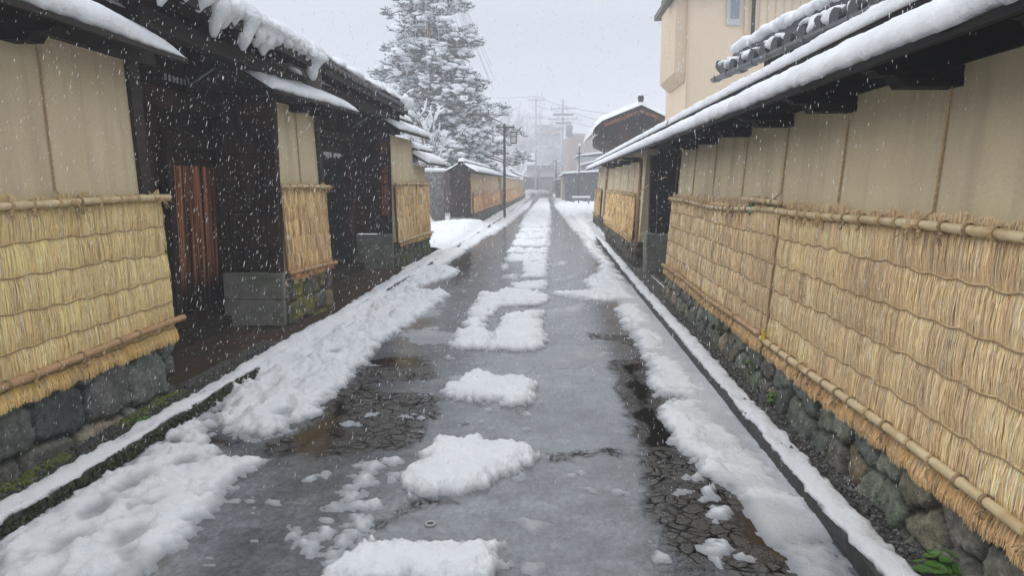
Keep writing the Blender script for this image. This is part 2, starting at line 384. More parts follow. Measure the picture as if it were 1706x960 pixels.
STONE_COLS = np.array([(0.070, 0.076, 0.074), (0.055, 0.060, 0.060), (0.080, 0.084, 0.075), (0.085, 0.078, 0.062), (0.07, 0.066, 0.063), (0.062, 0.070, 0.060), (0.125, 0.10, 0.072)])
def stone_base(fr, ya, yb, z1, parent, n0=0.06, n1=0.03, cw=0.34, ch=0.24, res=0.018, seed=1, moss=0.15, mosscol=(0.10, 0.12, 0.02), tint=1.0, coff=(1, 1, 1), back=0.3, gro=0.04, gw=0.045):
    rg = np.random.default_rng(seed)
    Ys = np.arange(ya, yb + res, res); Ys[-1] = yb
    Zs = np.linspace(-0.05, z1, max(6, int((z1 + 0.05) / res)))
    YY, ZZ = np.meshgrid(Ys, Zs, indexing='ij')
    cs = []
    r = 0; z = -0.1
    while z < z1 + ch:
        y = ya - cw + rg.uniform(0, cw)
        while y < yb + cw:
            w = cw * rg.uniform(0.65, 1.4)
            cs.append((y + w / 2, z + rg.uniform(-0.25, 0.25) * ch)); y += w
        z += ch * rg.uniform(0.8, 1.1)
    cs = np.array(cs)
    wy = YY + 0.05 * fbm(YY * 7, ZZ * 7, seed); wz = ZZ + 0.05 * fbm(YY * 7 + 40, ZZ * 7, seed + 3)
    d1 = np.full(YY.shape, 9.0); d2 = d1.copy(); idx = np.zeros(YY.shape, int)
    for i, (cy, cz) in enumerate(cs):
        d = np.maximum(np.abs(wy - cy) * 0.78, np.abs(wz - cz) * 1.0) * 0.6 + 0.4 * np.hypot((wy - cy) * 0.8, wz - cz)
        m_ = d < d1
        d2 = np.where(m_, d1, np.minimum(d2, d)); idx = np.where(m_, i, idx); d1 = np.where(m_, d, d1)
    e = d2 - d1
    out = rg.uniform(-0.02, 0.02, len(cs))
    n = n0 + (n1 - n0) * ZZ / z1 + gro * (sstep(0, gw, e) - 1) + out[idx] + 0.012 * fbm(YY * 11, ZZ * 11, seed + 9) + 0.006 * fbm(YY * 35, ZZ * 35, seed + 2)
    P = np.stack([fr.base(YY) - fr.side * fr.bat * ZZ + fr.side * n, YY, ZZ], -1)
    cc = STONE_COLS[rg.integers(0, len(STONE_COLS), len(cs))] * rg.uniform(0.75, 1.3, (len(cs), 1)) * tint * np.array(coff)
    C = cc[idx] * (0.10 + 0.90 * sstep(0.0, 0.04, e))[..., None]
    mm = np.clip(sstep(0.1, 0.6, fbm(YY * 5, ZZ * 5, seed + 20) + moss * 2 - 0.35) * moss * 3, 0, 1)[..., None]
    C = C * (1 - mm) + np.array(mosscol) * mm
    mb = MB(); mb.grid(P if fr.side > 0 else P[::-1], C if fr.side > 0 else C[::-1])
    # top ledge and ends back into the wall
    tb = MB()
    for Pt in (P[:, -1],):
        Q = Pt.copy(); Q[:, 0] -= fr.side * back
        mb.grid(np.stack([Pt, Q], 0), cc[0])
    for k in (0, -1):
        Pt = P[k]; Q = Pt.copy(); Q[:, 0] -= fr.side * back
        mb.grid(np.stack([Pt, Q], 0), np.stack([C[k], C[k]], 0))
    return mb.build('stone_base', 'stone', parent, smooth=True, vcol=True)

# ------------------------------------------------------------------ straw mats
def straw_mat(fr, ya, yb, zlo, zhi, label, group, zpole_hi, zpole_lo, rows=6, n=0.03, sp=0.0020, seed=1, tone=(0.60, 0.44, 0.20), var=0.28,
              hi_pole=True, lo_pole=True, bamboo='bamboo', ropes=(), rope_top=2.2, pole_over=(0.05, 0.05), layers=2, jitter=1.0, cords=True, width=0.0025, bow=0.0,
              low_tone=(0.90, 0.80, 0.66), pole_r=0.021, ties=0.21, low_bamboo=None, curl=0.06):
    rg = np.random.default_rng(seed)
    ym = (ya + yb) / 2
    t = thing('straw_mat', tuple(fr.p(ym, 0, 0.05)), label, 'straw mat', group)
    hts = np.linspace(zhi - 0.05, zlo + 0.10, rows)
    dz = hts[0] - hts[1] if rows > 1 else 0.2
    scal = lambda Y, i: 0.013 * np.abs(np.sin(np.pi * (Y / 0.23 + 0.37 * i + 0.5 * fbm(np.asarray(Y) * 1.1, np.full(np.shape(Y), i * 3.3), seed + 2)))) * jitter + 0.02 * fbm(np.asarray(Y) * 1.3, np.full(np.shape(Y), i * 7.7), seed) + 0.006 * fbm(np.asarray(Y) * 6, np.full(np.shape(Y), i * 2.7), seed + 4)
    mb = MB()
    # backing
    K = max(3, int((yb - ya) / 0.1))
    Yg = np.linspace(ya, yb, K); Zg = np.linspace(zlo + 0.06, zhi - 0.02, 8)
    Pg = np.array([[fr.p(y, z, n + 0.018 + bow * math.sin(np.pi * (z - zlo) / (zhi - zlo))) for z in Zg] for y in Yg])
    mb.grid(Pg, np.array(tone) * 0.8)
    allV, allF, allC = [], [], []
    nv = 0
    SL = np.array([0.0, 0.3, 0.68, 1.0])
    for i in range(-1, rows):
        if i == -1: ztop, L, nb = zhi + 0.012, 0.10, 0.5      # the fringe above the top pole
        else: ztop, L, nb = hts[i], (dz * 1.06 if i < rows - 1 else hts[-1] - zlo), 1.0
        for ly in range(layers):
            m_ = int((yb - ya) / sp); Y = np.sort(rg.uniform(ya, yb, m_))
            tuft = 0.35 * vnoise(Y * 14, np.full(m_, i * 3.1 + ly), seed + 5) + 0.25 + 0.4 * vnoise(Y * 110, np.full(m_, i * 3.1), seed + 6)
            if i == -1:
                top = ztop - 0.027 + 0.022 * (vnoise(Y * 5.5, np.full(m_, 3.0), seed) - 0.5) * 2 + rg.normal(0, 0.005, m_) + 0.022 * np.abs(np.sin(Y * 14 + 2 * vnoise(Y * 1.5, np.full(m_, 1.0), seed)))
            else: top = ztop - scal(Y, i) + 0.006
            Ls = L * rg.uniform(0.92, 1.05, m_) + (0.015 * (tuft - 0.5) if i < rows - 1 else 0.06 * (tuft - 0.5))
            lean = (rg.normal(0, 0.045, m_) + 0.09 * (vnoise(Y * 9, np.full(m_, i * 1.7), seed + 8) - 0.5)) * jitter
            wild = rg.random(m_) < (0.02 if sp < 0.008 else 0.0); lean = np.where(wild, rg.normal(0, 0.35, m_), lean)
            ang = rg.normal(0, 0.2, m_)
            w = width * rg.uniform(0.6, 1.5, m_)
            nn0 = n + (0.0 if i >= 0 else -0.004) + ly * 0.004; puff = curl * 0.11 * (0.7 + 0.5 * tuft) * rg.uniform(0.8, 1.15, m_)
            shade = 1 + var * rg.normal(0, 0.55, m_) + 0.30 * (vnoise(Y * 130, np.full(m_, i * 5.0 + ly), seed + 13) - 0.5) + 0.22 * (vnoise(Y * 6, np.full(m_, i * 9.0), seed + 3) - 0.5)
            hue = rg.normal(0, 0.05, m_)
            base = np.array(tone) * (np.array(low_tone) if i >= rows - 1 else 1.0) * (0.72 if i == -1 else 1.0)
            stain = np.clip(vnoise(Y * 2.2, np.full(m_, i * 0.8), seed + 15) * 1.6 - 0.75, 0, 1) * 0.22
            shade = shade * (1 - stain)
            c = np.clip(base[None] * shade[:, None] * np.stack([1 + hue * 0.3, 1 + 0 * hue, 1 - hue * 2.0], 1), 0.01, 0.96)
            grey = rg.random(m_) < 0.05; c[grey] = c[grey].mean(1, keepdims=True) * np.array([1.02, 1.0, 0.92])
            dark = rg.random(m_) < 0.035; c[dark] *= 0.6
            ctr = []
            for tt in SL:
                z = top - Ls * tt
                if i == -1: nn = n + 0.026 + ly * 0.003 + 0.006 * tt
                elif i == rows - 1: nn = n + 0.03 + ly * 0.003 + (0.014 + 0.022 * tuft) * np.sin(np.pi * 0.62 * tt)
                else: nn = n + 0.03 + ly * 0.003 + puff * np.sin(np.pi * tt)
                nn = nn + 0.003 * rg.normal(size=m_) + bow * np.sin(np.pi * np.clip((z - zlo) / (zhi - zlo), 0, 1))
                yy = Y + lean * Ls * tt
                x = fr.base(yy) - fr.side * fr.bat * z + fr.side * nn
                ctr.append(np.stack([x, yy, z], 1))
            off = np.stack([fr.side * np.sin(ang) * w / 2, np.cos(ang) * w / 2, 0 * w], 1)
            V = np.stack([np.stack([p_ - off * (1 if k < 3 else 0.4), p_ + off * (1 if k < 3 else 0.4)], 1) for k, p_ in enumerate(ctr)], 1)
            allV.append(V.reshape(-1, 3)); allC.append(np.repeat(c, 8, axis=0))
            b0 = nv + np.arange(m_) * 8
            allF.append(np.concatenate([np.stack([b0, b0 + 1, b0 + 3, b0 + 2], 1), np.stack([b0 + 2, b0 + 3, b0 + 5, b0 + 4], 1), np.stack([b0 + 4, b0 + 5, b0 + 7, b0 + 6], 1)]))
            nv += m_ * 8
    mb.add(np.concatenate(allV), np.concatenate(allF).tolist(), np.concatenate(allC))
    mb.build('straw', 'straw', t, vcol=True)
    if cords:
        cb = MB()
        for i in range(1 if hi_pole else 0, rows):
            Y = np.linspace(ya + 0.005, yb - 0.005, max(6, int((yb - ya) / 0.035)))
            z = hts[i] - scal(Y, i)
            P = np.array([fr.p(y, zz, n + 0.041 + bow * math.sin(math.pi * (zz - zlo) / (zhi - zlo))) for y, zz in zip(Y, z)])
            cb.tube(P, 0.0034, 5)
        cb.build('cord', 'cord', t, smooth=True)
    def pole(z, nn, bmat, sag=0.0):
        Y = np.arange(ya - pole_over[0], yb + pole_over[1], 0.02 if sp < 0.008 else 0.1)
        r = np.full(len(Y), pole_r) * (1 + 0.12 * (Y - Y[0]) / (Y[-1] - Y[0]))
        ph = (Y % 0.27)
        r = r * (1 + 0.16 * np.exp(-((ph - 0.135) / 0.011) ** 2))
        P = np.array([fr.p(y, z + 0.010 * math.sin(y * 1.7 + seed) + sag * math.sin(math.pi * (y - Y[0]) / (Y[-1] - Y[0])), nn) for y in Y])
        pb = MB(); pb.tube(P, r, 10 if sp < 0.008 else 6)
        po = pb.build('bamboo_pole', bmat, t, smooth=True)
        if ties:
            for y in np.arange(ya + 0.08, yb, ties):
                y = y + rg.uniform(-0.03, 0.03)
                zz = z + 0.010 * math.sin(y * 1.7 + seed) + sag * math.sin(math.pi * (y - Y[0]) / (Y[-1] - Y[0]))
                kb = MB()
                a = np.linspace(0, 2 * np.pi, 11)
                for dy in (0.0, 0.009):
                    kb.tube([fr.p(y + dy + 0.004 * math.sin(q), zz + (pole_r * 1.28) * math.sin(q), nn + (pole_r * 1.28) * math.cos(q)) for q in a], 0.0048, 5, cap=False)
                if rg.random() < 0.5:
                    kb.blob(fr.p(y, zz - pole_r * 1.4, nn + 0.012), (0.013, 0.016, 0.012), sub=0)
                    for g in range(7):
                        kb.tube([fr.p(y, zz - pole_r * 1.4, nn + 0.012), fr.p(y + rg.normal(0, 0.018), zz - pole_r * 1.4 - rg.uniform(0.02, 0.05), nn + 0.016 + rg.uniform(0, 0.012))], 0.0025, 4)
                kb.build('binding', 'cord' if rg.random() < 0.4 else 'rope', po, smooth=True)
        return po
    if hi_pole: pole(zpole_hi, n + 0.040 + pole_r, bamboo, hi_pole if isinstance(hi_pole, float) else 0.0)
    if lo_pole: pole(zpole_lo, n + 0.046 + pole_r, low_bamboo or bamboo)
    for y in ropes:
        rb = MB(); zz = np.linspace(zpole_hi, rope_top, 24)
        for s_ in (0, math.pi):
            P = [fr.p(y + 0.003 * math.cos(s_ + z * 95) + 0.008 * math.sin(z * 3), z, 0.010 + (n + 0.035) * max(0, 1 - (z - zpole_hi) / 0.07) + 0.003 * math.sin(s_ + z * 95)) for z in np.linspace(zpole_hi, rope_top, 110 if sp < 0.008 else 24)]
            rb.tube(P, 0.0042, 5)
        if sp < 0.008:
            rb.blob(fr.p(y, zpole_hi, n + 0.04 + pole_r * 2), (0.02, 0.035, 0.022), sub=1)
            for g in range(12):
                rb.tube([fr.p(y, zpole_hi, n + 0.085), fr.p(y + rg.normal(0, 0.05), zpole_hi - rg.uniform(-0.01, 0.07), n + 0.09 + rg.uniform(-0.01, 0.02))], 0.003, 4)
        rb.build('hanging_rope', 'rope', t, smooth=True)
    return t

# ------------------------------------------------------------------ small roofs with snow
def snow_loft(fr, prof, ya, yb, parent, amp=0.018, dy=0.035, round_a=True, round_b=True, name='roof_snow', seed=3, freq=5.0, lumps=0.0, taper=0.12):
    prof = np.array(prof, float)
    # resample the open profile finely
    seg = np.r_[0, np.cumsum(np.hypot(*np.diff(prof, axis=0).T))]
    u = np.linspace(0, seg[-1], max(10, int(seg[-1] / 0.03)))
    pn = np.interp(u, seg, prof[:, 0]); pz = np.interp(u, seg, prof[:, 1])
    for _ in range(2):
        pn[1:-1] = (pn[:-2] + 2 * pn[1:-1] + pn[2:]) / 4; pz[1:-1] = (pz[:-2] + 2 * pz[1:-1] + pz[2:]) / 4
    dn = np.gradient(pn); dzz = np.gradient(pz); l = np.hypot(dn, dzz)
    nx, nz = dzz / l, -dn / l
    Ys = np.linspace(ya, yb, max(4, int((yb - ya) / dy)))
    YY, UU = np.meshgrid(Ys, u, indexing='ij')
    w = np.ones(len(Ys))
    if round_a: w = np.minimum(w, np.sqrt(np.clip((Ys - ya) / 0.12, 0, 1)))
    if round_b: w = np.minimum(w, np.sqrt(np.clip((yb - Ys) / taper, 0, 1)))
    d = amp * fbm(YY * freq, UU * freq, seed, 4) + amp * 0.5 * fbm(YY * freq * 4, UU * freq * 4, seed + 7, 3) + lumps * np.clip(fbm(YY * 2.2, UU * 2.2, seed + 4, 2), -0.3, 1)
    edge = np.exp(-u / 0.05)[None] * 0.022 * fbm(YY * 16, UU * 0 + 1.1, seed + 1, 3)
    d = d + edge
    # pull towards the chord at the ends
    cn, cz = pn.mean(), pz.min()
    n_ = pn[None] + nx[None] * d * -1; z_ = pz[None] + nz[None] * d * -1
    chord_n = np.linspace(pn[0], pn[-1], len(u)); chord_z = np.linspace(pz[0], pz[-1], len(u))
    n_ = chord_n + (n_ - chord_n) * w[:, None]; z_ = chord_z + (z_ - chord_z) * w[:, None]
    P = np.stack([fr.base(YY) + fr.side * n_, YY, z_], -1)
    mb = MB(); o = mb.n
    mb.grid(P if fr.side < 0 else P[:, ::-1], closed=True)
    k = len(u)
    mb.f.append(tuple(range(k))); mb.f.append(tuple((len(Ys) - 1) * k + j for j in range(k - 1, -1, -1)))
    return mb.build(name, 'snow', parent, smooth=True)

def wall_roof(fr, ya, yb, ze, parent, no=0.30, run=0.45, rise=0.27, ends=(True, True), dy=0.035, st=1.0, seed=3, wood='eave_wood', rafters=0.0, taper=0.12):
    """a little gable roof along the top of a wall; ze = height of the eave"""
    mb = MB(); Ys = [ya, yb]
    f = lambda p, y: fr.q(y, p[1], p[0])
    mb.loft([(no, ze - 0.022), (no, ze - 0.003), (no - run, ze + rise), (no - 2 * run, ze - 0.003), (no - 2 * run, ze - 0.022), (no - run, ze + rise - 0.05)], Ys, f)
    mb.loft([(no + 0.010, ze - 0.028), (no + 0.010, ze + 0.004), (no - 0.02, ze + 0.004), (no - 0.02, ze - 0.028)], [ya - 0.003, yb + 0.003], f)
    rf = mb.build('roof', wood, parent)
    rb = MB(); a = no - run
    rb.loft([(a + 0.11, ze + rise - 0.06), (a + 0.11, ze + rise + 0.055), (a - 0.11, ze + rise + 0.055), (a - 0.11, ze + rise - 0.06)], [ya + 0.002, yb - 0.002], f)
    rb.build('ridge', wood, rf)
    t_ = 0.10 * st
    sl = rise / run
    lo = [(no + 0.005, ze + 0.006), (no + 0.035, ze + 0.03), (no + 0.03, ze + 0.06 * st), (no - 0.01, ze + 0.02 + t_), (no - 0.08, ze + 0.08 * sl + t_ + 0.015), (a + 0.12, ze + rise - 0.12 * sl + t_ - 0.02), (a + 0.115, ze + rise - 0.12 * sl + 0.02)]
    snow_loft(fr, lo, ya - 0.01, yb + 0.01, rf, dy=dy, round_a=ends[0], round_b=ends[1], seed=seed, taper=taper)
    bk = [(2 * a - p[0], p[1]) for p in lo][::-1]
    snow_loft(fr, bk, ya - 0.01, yb + 0.01, rf, dy=dy * 3, round_a=ends[0], round_b=ends[1], seed=seed + 40)
    rd = [(a + 0.12, ze + rise + 0.058), (a + 0.13, ze + rise + 0.09), (a + 0.09, ze + rise + 0.06 + 0.10 * st), (a, ze + rise + 0.06 + 0.13 * st), (a - 0.09, ze + rise + 0.06 + 0.10 * st), (a - 0.13, ze + rise + 0.09), (a - 0.12, ze + rise + 0.058)]
    snow_loft(fr, rd, ya + 0.03, yb - 0.03, rf, dy=dy, round_a=ends[0], round_b=ends[1], seed=seed + 20, taper=taper)
    if rafters:
        for y in np.arange(ya + 0.1, yb - 0.05, rafters):
            r_ = MB(); 
            r_.loft([(no - 0.03, ze - 0.085), (no - 0.03, ze - 0.036), (no - run + 0.05, ze + rise - 0.09), (no - run + 0.05, ze + rise - 0.14)], [y, y + 0.05], f)
            r_.build('rafter', wood, rf)
    return rf

def bracket(fr, y, ze, parent, no=0.26, n_in=-0.16, w=0.055):
    b_ = MB(); f = lambda p, yy: fr.q(yy, p[1], p[0])
    b_.loft([(n_in, ze - 0.055), (n_in, ze - 0.005), (no, ze - 0.005), (no, ze - 0.025), (no - 0.03, ze - 0.03), (no - 0.05, ze - 0.05)], [y - w, y + w], f)
    b_.loft([(n_in, ze - 0.10), (n_in, ze - 0.0555), (no - 0.12, ze - 0.0555), (no - 0.14, ze - 0.07), (no - 0.16, ze - 0.10)], [y - w * 1.25, y + w * 1.25], f)
    b_.build('bracket', 'eave_wood', parent)

# ================================================================== RIGHT SIDE
FR1 = Frame(1.0, 1.68, 10.8, 1.778, -1, 0.07)
FRR = Frame(1.0, 1.68, 29.0, 1.86, -1, 0.07)
ZE_R = 2.13
w1 = thing('earthen_wall', (1.75, 6, 0), 'long tan earthen wall on the right with three straw mats and rough stone footing', 'wall', 'earthen garden walls')
wall_panel(FR1, 0.6, 10.75, 0.35, 2.28, 0.28, w1)
stone_base(FR1, 0.8, 10.8, 0.42, w1, n0=0.10, n1=0.03, seed=11, cw=0.27, ch=0.19, moss=0.12, tint=2.5, coff=(1.0, 1.02, 0.92), gro=0.038, gw=0.035)
wall_roof(FRR, 0.6, 11.3, ZE_R, w1, ends=(True, False), seed=3)
rope_ys = [2.42, 3.55, 4.72, 5.9, 7.1, 8.4, 9.6]
for y in rope_ys: bracket(FRR, y - 0.02, ZE_R, w1)
pb = MB(); pb.loft([(0.0, 2.13), (0.0, 2.33), (-0.1, 2.33), (-0.1, 2.13)], [0.6, 10.7], lambda p, y: FR1.p(y, p[1], p[0] + 0.02)); pb.build('wall_beam', 'eave_wood', w1)
pb = MB(); pb.loft([(0.035, 0.3), (0.035, 2.2), (-0.25, 2.2), (-0.25, 0.3)], [10.752, 10.86], lambda p, y: FR1.p(y, p[1], p[0])); pb.build('post', 'dark_wood', w1)

RT = (0.92, 0.70, 0.43)
straw_mat(FR1, 1.3, 5.62, 0.31, 1.46, 'largest tan shaggy straw mat on the right wall under a straight pale pole', 'straw mats on the right wall', 1.405, 0.43, rows=6,
          seed=21, tone=RT, ropes=[2.42, 3.55, 4.72], rope_top=2.06, pole_over=(0, 0.06), curl=0.07)
straw_mat(FR1, 5.64, 6.40, 0.31, 1.48, 'narrow straw strip between two wide mats on the right wall, beside the green tape', 'straw mats on the right wall', 1.46, 0.43, rows=6,
          seed=22, tone=tuple(np.array(RT) * 0.95), ropes=[5.9], rope_top=2.06, pole_over=(0.08, 0.22), n=0.045, lo_pole=False)
straw_mat(FR1, 6.42, 10.80, 0.31, 1.46, 'straw mat beside the black gateway in the right wall, with rust brown lower pole', 'straw mats on the right wall', 1.395, 0.43, rows=6, sp=0.006, width=0.007,
          seed=23, tone=tuple(np.array(RT) * 0.97), ropes=[7.1, 8.4, 9.6], rope_top=2.06, low_bamboo='bamboo_old', pole_over=(0.7, 0.06), hi_pole=-0.03)
tb = MB(); c = FR1.p(6.36, 1.40, 0.10)
tb.blob(c, (0.02, 0.03, 0.035), sub=1, amp=0.4); tb.tube([c, c + np.array([-0.01, 0.02, -0.07])], [0.014, 0.004], 5)
tag(tb.build('tape', 'green_tape'), 'scrap of bright green tape tied on the bamboo pole of the right wall', 'tape')
tb = MB(); c = FR1.p(5.55, 0.455, 0.115)
tb.blob(c, (0.012, 0.03, 0.028), sub=1, amp=0.5); tb.tube([c, c + np.array([-0.01, -0.03, 0.06])], [0.016, 0.006], 5)
tag(tb.build('ribbon', 'yellow_tag'), 'yellow ribbon knotted on the lower bamboo pole of the right wall', 'ribbon')

# gateway on the right
g = thing('gateway', (2.1, 12.1, 0), 'black unlit gateway recess in the right wall with grey concrete block at its far side', 'gateway')
mb = MB(); mb.box(2.55, 2.62, 10.87, 13.6, 0, 2.3); mb.build('door', 'black_wood', g)
mb = MB(); mb.box(1.95, 2.545, 10.87, 10.93, 0.0, 2.2); mb.build('side_board', 'black_wood', g)
mb = MB(); mb.box(1.98, 2.545, 13.36, 13.42, 0.72, 2.2); mb.build('side_board', 'black_wood', g)
mb = MB(); mb.box(1.80, 2.54, 13.3, 13.8, 0, 0.715); mb.build('footing_block', 'concrete', g, bevel=0.015)
mb = MB(); mb.box(1.86, 1.98, 13.43, 13.6, 0.72, 2.1); mb.build('post', 'black_wood', g, bevel=0.008)
wall_roof(FRR, 11.3, 14.2, ZE_R, g, ends=(False, False), seed=3)
pole_b = MB(); pole_b.tube([(1.70, 14.0, 0.45), (1.72, 13.98, 1.2), (1.76, 14.0, 2.05)], [0.035, 0.04, 0.035], 8)
tag(pole_b.build('bamboo_pole', 'bamboo_old', smooth=True), 'upright bamboo pole tied at the wall end beyond the black gateway', 'pole')
for p in ([(1.73, 13.98, 1.45), (1.95, 13.5, 1.65), (2.1, 13.2, 1.72)], [(1.72, 13.98, 0.62), (1.9, 13.7, 0.75), (2.05, 13.3, 1.0)]):
    k = MB(); k.tube(p, 0.012, 6)
    tag(k.build('brace', 'bamboo', smooth=True), 'thin bamboo brace slanting across the black gateway, ' + ('upper of two' if p[0][2] > 1 else 'lower of two'), 'brace', 'bamboo braces of the gateway')

FR2 = Frame(14.2, 1.74, 29.0, 1.86, -1, 0.07)
w2 = thing('earthen_wall', (1.8, 20, 0), 'tan earthen wall beyond the black gateway with two golden straw mats', 'wall', 'earthen garden walls')
wall_panel(FR2, 14.2, 23.5, 0.4, 2.25, 0.3, w2)
stone_base(FR2, 14.1, 23.6, 0.5, w2, n0=0.09, n1=0.05, seed=12, cw=0.36, ch=0.25, res=0.03, moss=0.1, tint=0.95, coff=(1.15, 1, 0.8))
wall_roof(FRR, 14.2, 24.0, ZE_R, w2, ends=(False, False), seed=3)
for y in (15.2, 17.2, 19.2, 21.2): bracket(FRR, y, ZE_R, w2)
GT = (0.88, 0.62, 0.30)
straw_mat(FR2, 14.9, 18.1, 0.42, 1.42, 'golden straw mat nearest beyond the black gateway', 'golden mats past the gateway', 1.38, 0.52, rows=6, sp=0.012, width=0.014, seed=31, tone=GT, layers=2, jitter=0.12, ties=0.45, ropes=[16.0, 17.2], rope_top=2.05, bamboo='bamboo', cords=False, pole_r=0.016)
straw_mat(FR2, 18.15, 22.9, 0.42, 1.42, 'paler straw mat farther along, second after the black gateway', 'golden mats past the gateway', 1.38, 0.52, rows=6, sp=0.016, width=0.018, seed=32, tone=tuple(np.array(GT) * 1.0), jitter=0.12, layers=2, ties=0.6, ropes=[19.2, 21.2], rope_top=2.05, bamboo='bamboo', cords=False, pole_r=0.016)
w3 = thing('earthen_wall', (1.85, 26, 0), 'farthest short piece of the right earthen wall with reddish brown boards', 'wall', 'earthen garden walls')
wall_panel(FR2, 24.8, 28.8, 0.4, 2.2, 0.3, w3)
wall_panel(FR2, 23.62, 24.75, 0.5, 2.2, 0.25, w3, 'board_panel', 'door_wood', -0.03)
stone_base(FR2, 23.7, 28.9, 0.5, w3, n0=0.09, n1=0.05, seed=13, res=0.04, cw=0.4, ch=0.25, moss=0.1)
wall_roof(FRR, 24.0, 29.2, ZE_R, w3, ends=(False, True), seed=3)
straw_mat(FR2, 25.3, 28.7, 0.45, 1.42, 'last dim straw mat at the far end of the right wall', 'golden mats past the gateway', 1.38, 0.52, rows=5, sp=0.02, width=0.022, seed=33, tone=tuple(np.array(GT) * 0.85), jitter=0.15, ties=0, bamboo='bamboo_old', cords=False)

# ================================================================== LEFT SIDE
FL1 = Frame(1.0, -2.87, 5.41, -2.87, 1, 0.05)
l1 = thing('earthen_wall', (-2.95, 3.5, 0), 'nearest left earthen wall with one yellow straw mat and dark rounded stones below', 'wall', 'earthen garden walls')
wall_panel(FL1, 1.0, 5.27, 0.4, 2.62, 0.3, l1)
stone_base(FL1, 1.0, 5.44, 0.56, l1, n0=0.03, n1=0.03, seed=14, cw=0.52, ch=0.31, gro=0.05, gw=0.05, moss=0.10, tint=2.3, coff=(0.93, 1.0, 1.05), mosscol=(0.10, 0.12, 0.05))
pb = MB(); pb.loft([(0.03, 0.5), (0.03, 2.6), (-0.3, 2.6), (-0.3, 0.5)], [5.273, 5.41], lambda p, y: FL1.p(y, p[1], p[0])); pb.build('post', 'beam_wood', l1)
wall_roof(FL1, 1.0, 5.47, 2.50, l1, no=0.24, seed=5, st=1.25, wood='beam_wood', taper=1.1)
pb = MB(); pb.loft([(0.02, 2.47), (0.02, 2.66), (-0.1, 2.66), (-0.1, 2.47)], [1.0, 5.6], lambda p, y: FL1.p(y, p[1], p[0] + 0.04)); pb.build('wall_beam', 'beam_wood', l1)
for y in (2.9, 4.12): bracket(FL1, y, 2.48, l1, no=0.2)
LT = (0.92, 0.725, 0.385)
straw_mat(FL1, 1.2, 5.44, 0.42, 1.53, 'bright yellow straw mat on the nearest left wall', 'straw mats on the left walls', 1.49, 0.565, rows=6, seed=24, tone=LT, ropes=[3.3, 4.35, 5.36], rope_top=2.5, low_bamboo='bamboo_old', pole_over=(0, 0.09),
          low_tone=(0.95, 0.86, 0.68), curl=0.06, var=0.24)

# the two gatehouses
def board_wall(mb, x, ya, yb, z0, z1, w=0.17, gap=0.006, t=0.03, sgn=1, rg=random):
    y = ya
    while y < yb - 0.01:
        y2 = min(y + w * rg.uniform(0.85, 1.15), yb)
        d = rg.uniform(0, 0.008)
        mb.box(x - t, x + d, y, y2 - gap, z0, z1); y = y2
    mb.box(x - t - 0.02, x - t - 0.003, ya, yb, z0, z1)

GA = thing('gatehouse', (-3.9, 7, 0), 'nearest dark timber gatehouse with reddish plank door and snow dripping off its eave', 'gatehouse', 'dark timber gatehouses')
mb = MB(); board_wall(mb, -3.66, 5.42, 9.3, 0.12, 3.3); mb.build('wall', 'dark_wood', GA)
d = MB()
y = 7.05
while y < 8.2:
    w_ = random.uniform(0.1, 0.17); d.box(-3.655, -3.615 + random.uniform(0, 0.006), y, min(y + w_, 8.2) - 0.006, 0.30, 1.78); y += w_
dd = d.build('door', 'gate_door', GA, bevel=0.003)
d = MB(); d.box(-3.65, -3.56, 6.9, 7.02, 0.1, 1.95); d.box(-3.65, -3.56, 8.22, 8.34, 0.1, 1.95); d.box(-3.65, -3.555, 6.9, 8.34, 1.952, 2.1); d.build('door_frame', 'dark_wood', GA, bevel=0.006)
d = MB(); d.box(-3.72, -3.5, 5.45, 8.02, 0.0, 0.14); d.build('sill_beam', 'beam_wood', GA, bevel=0.01)
for k in range(7):
    s_ = MB(); s_.box(-3.655, -3.642, 7.12 + k * 0.078, 7.145 + k * 0.078, 2.585, 2.645); s_.build('slit', 'slit_light', GA)  # solid white bars, light through the gaps put into their colour
d = MB(); d.box(-3.0, -2.86, 5.3, 9.0, 2.72, 2.86); d.build('purlin', 'beam_wood', GA, bevel=0.01)
d = MB(); d.box(-3.65, -3.5, 5.45, 9.0, 2.3, 2.48); d.build('lintel', 'dark_wood', GA, bevel=0.01)
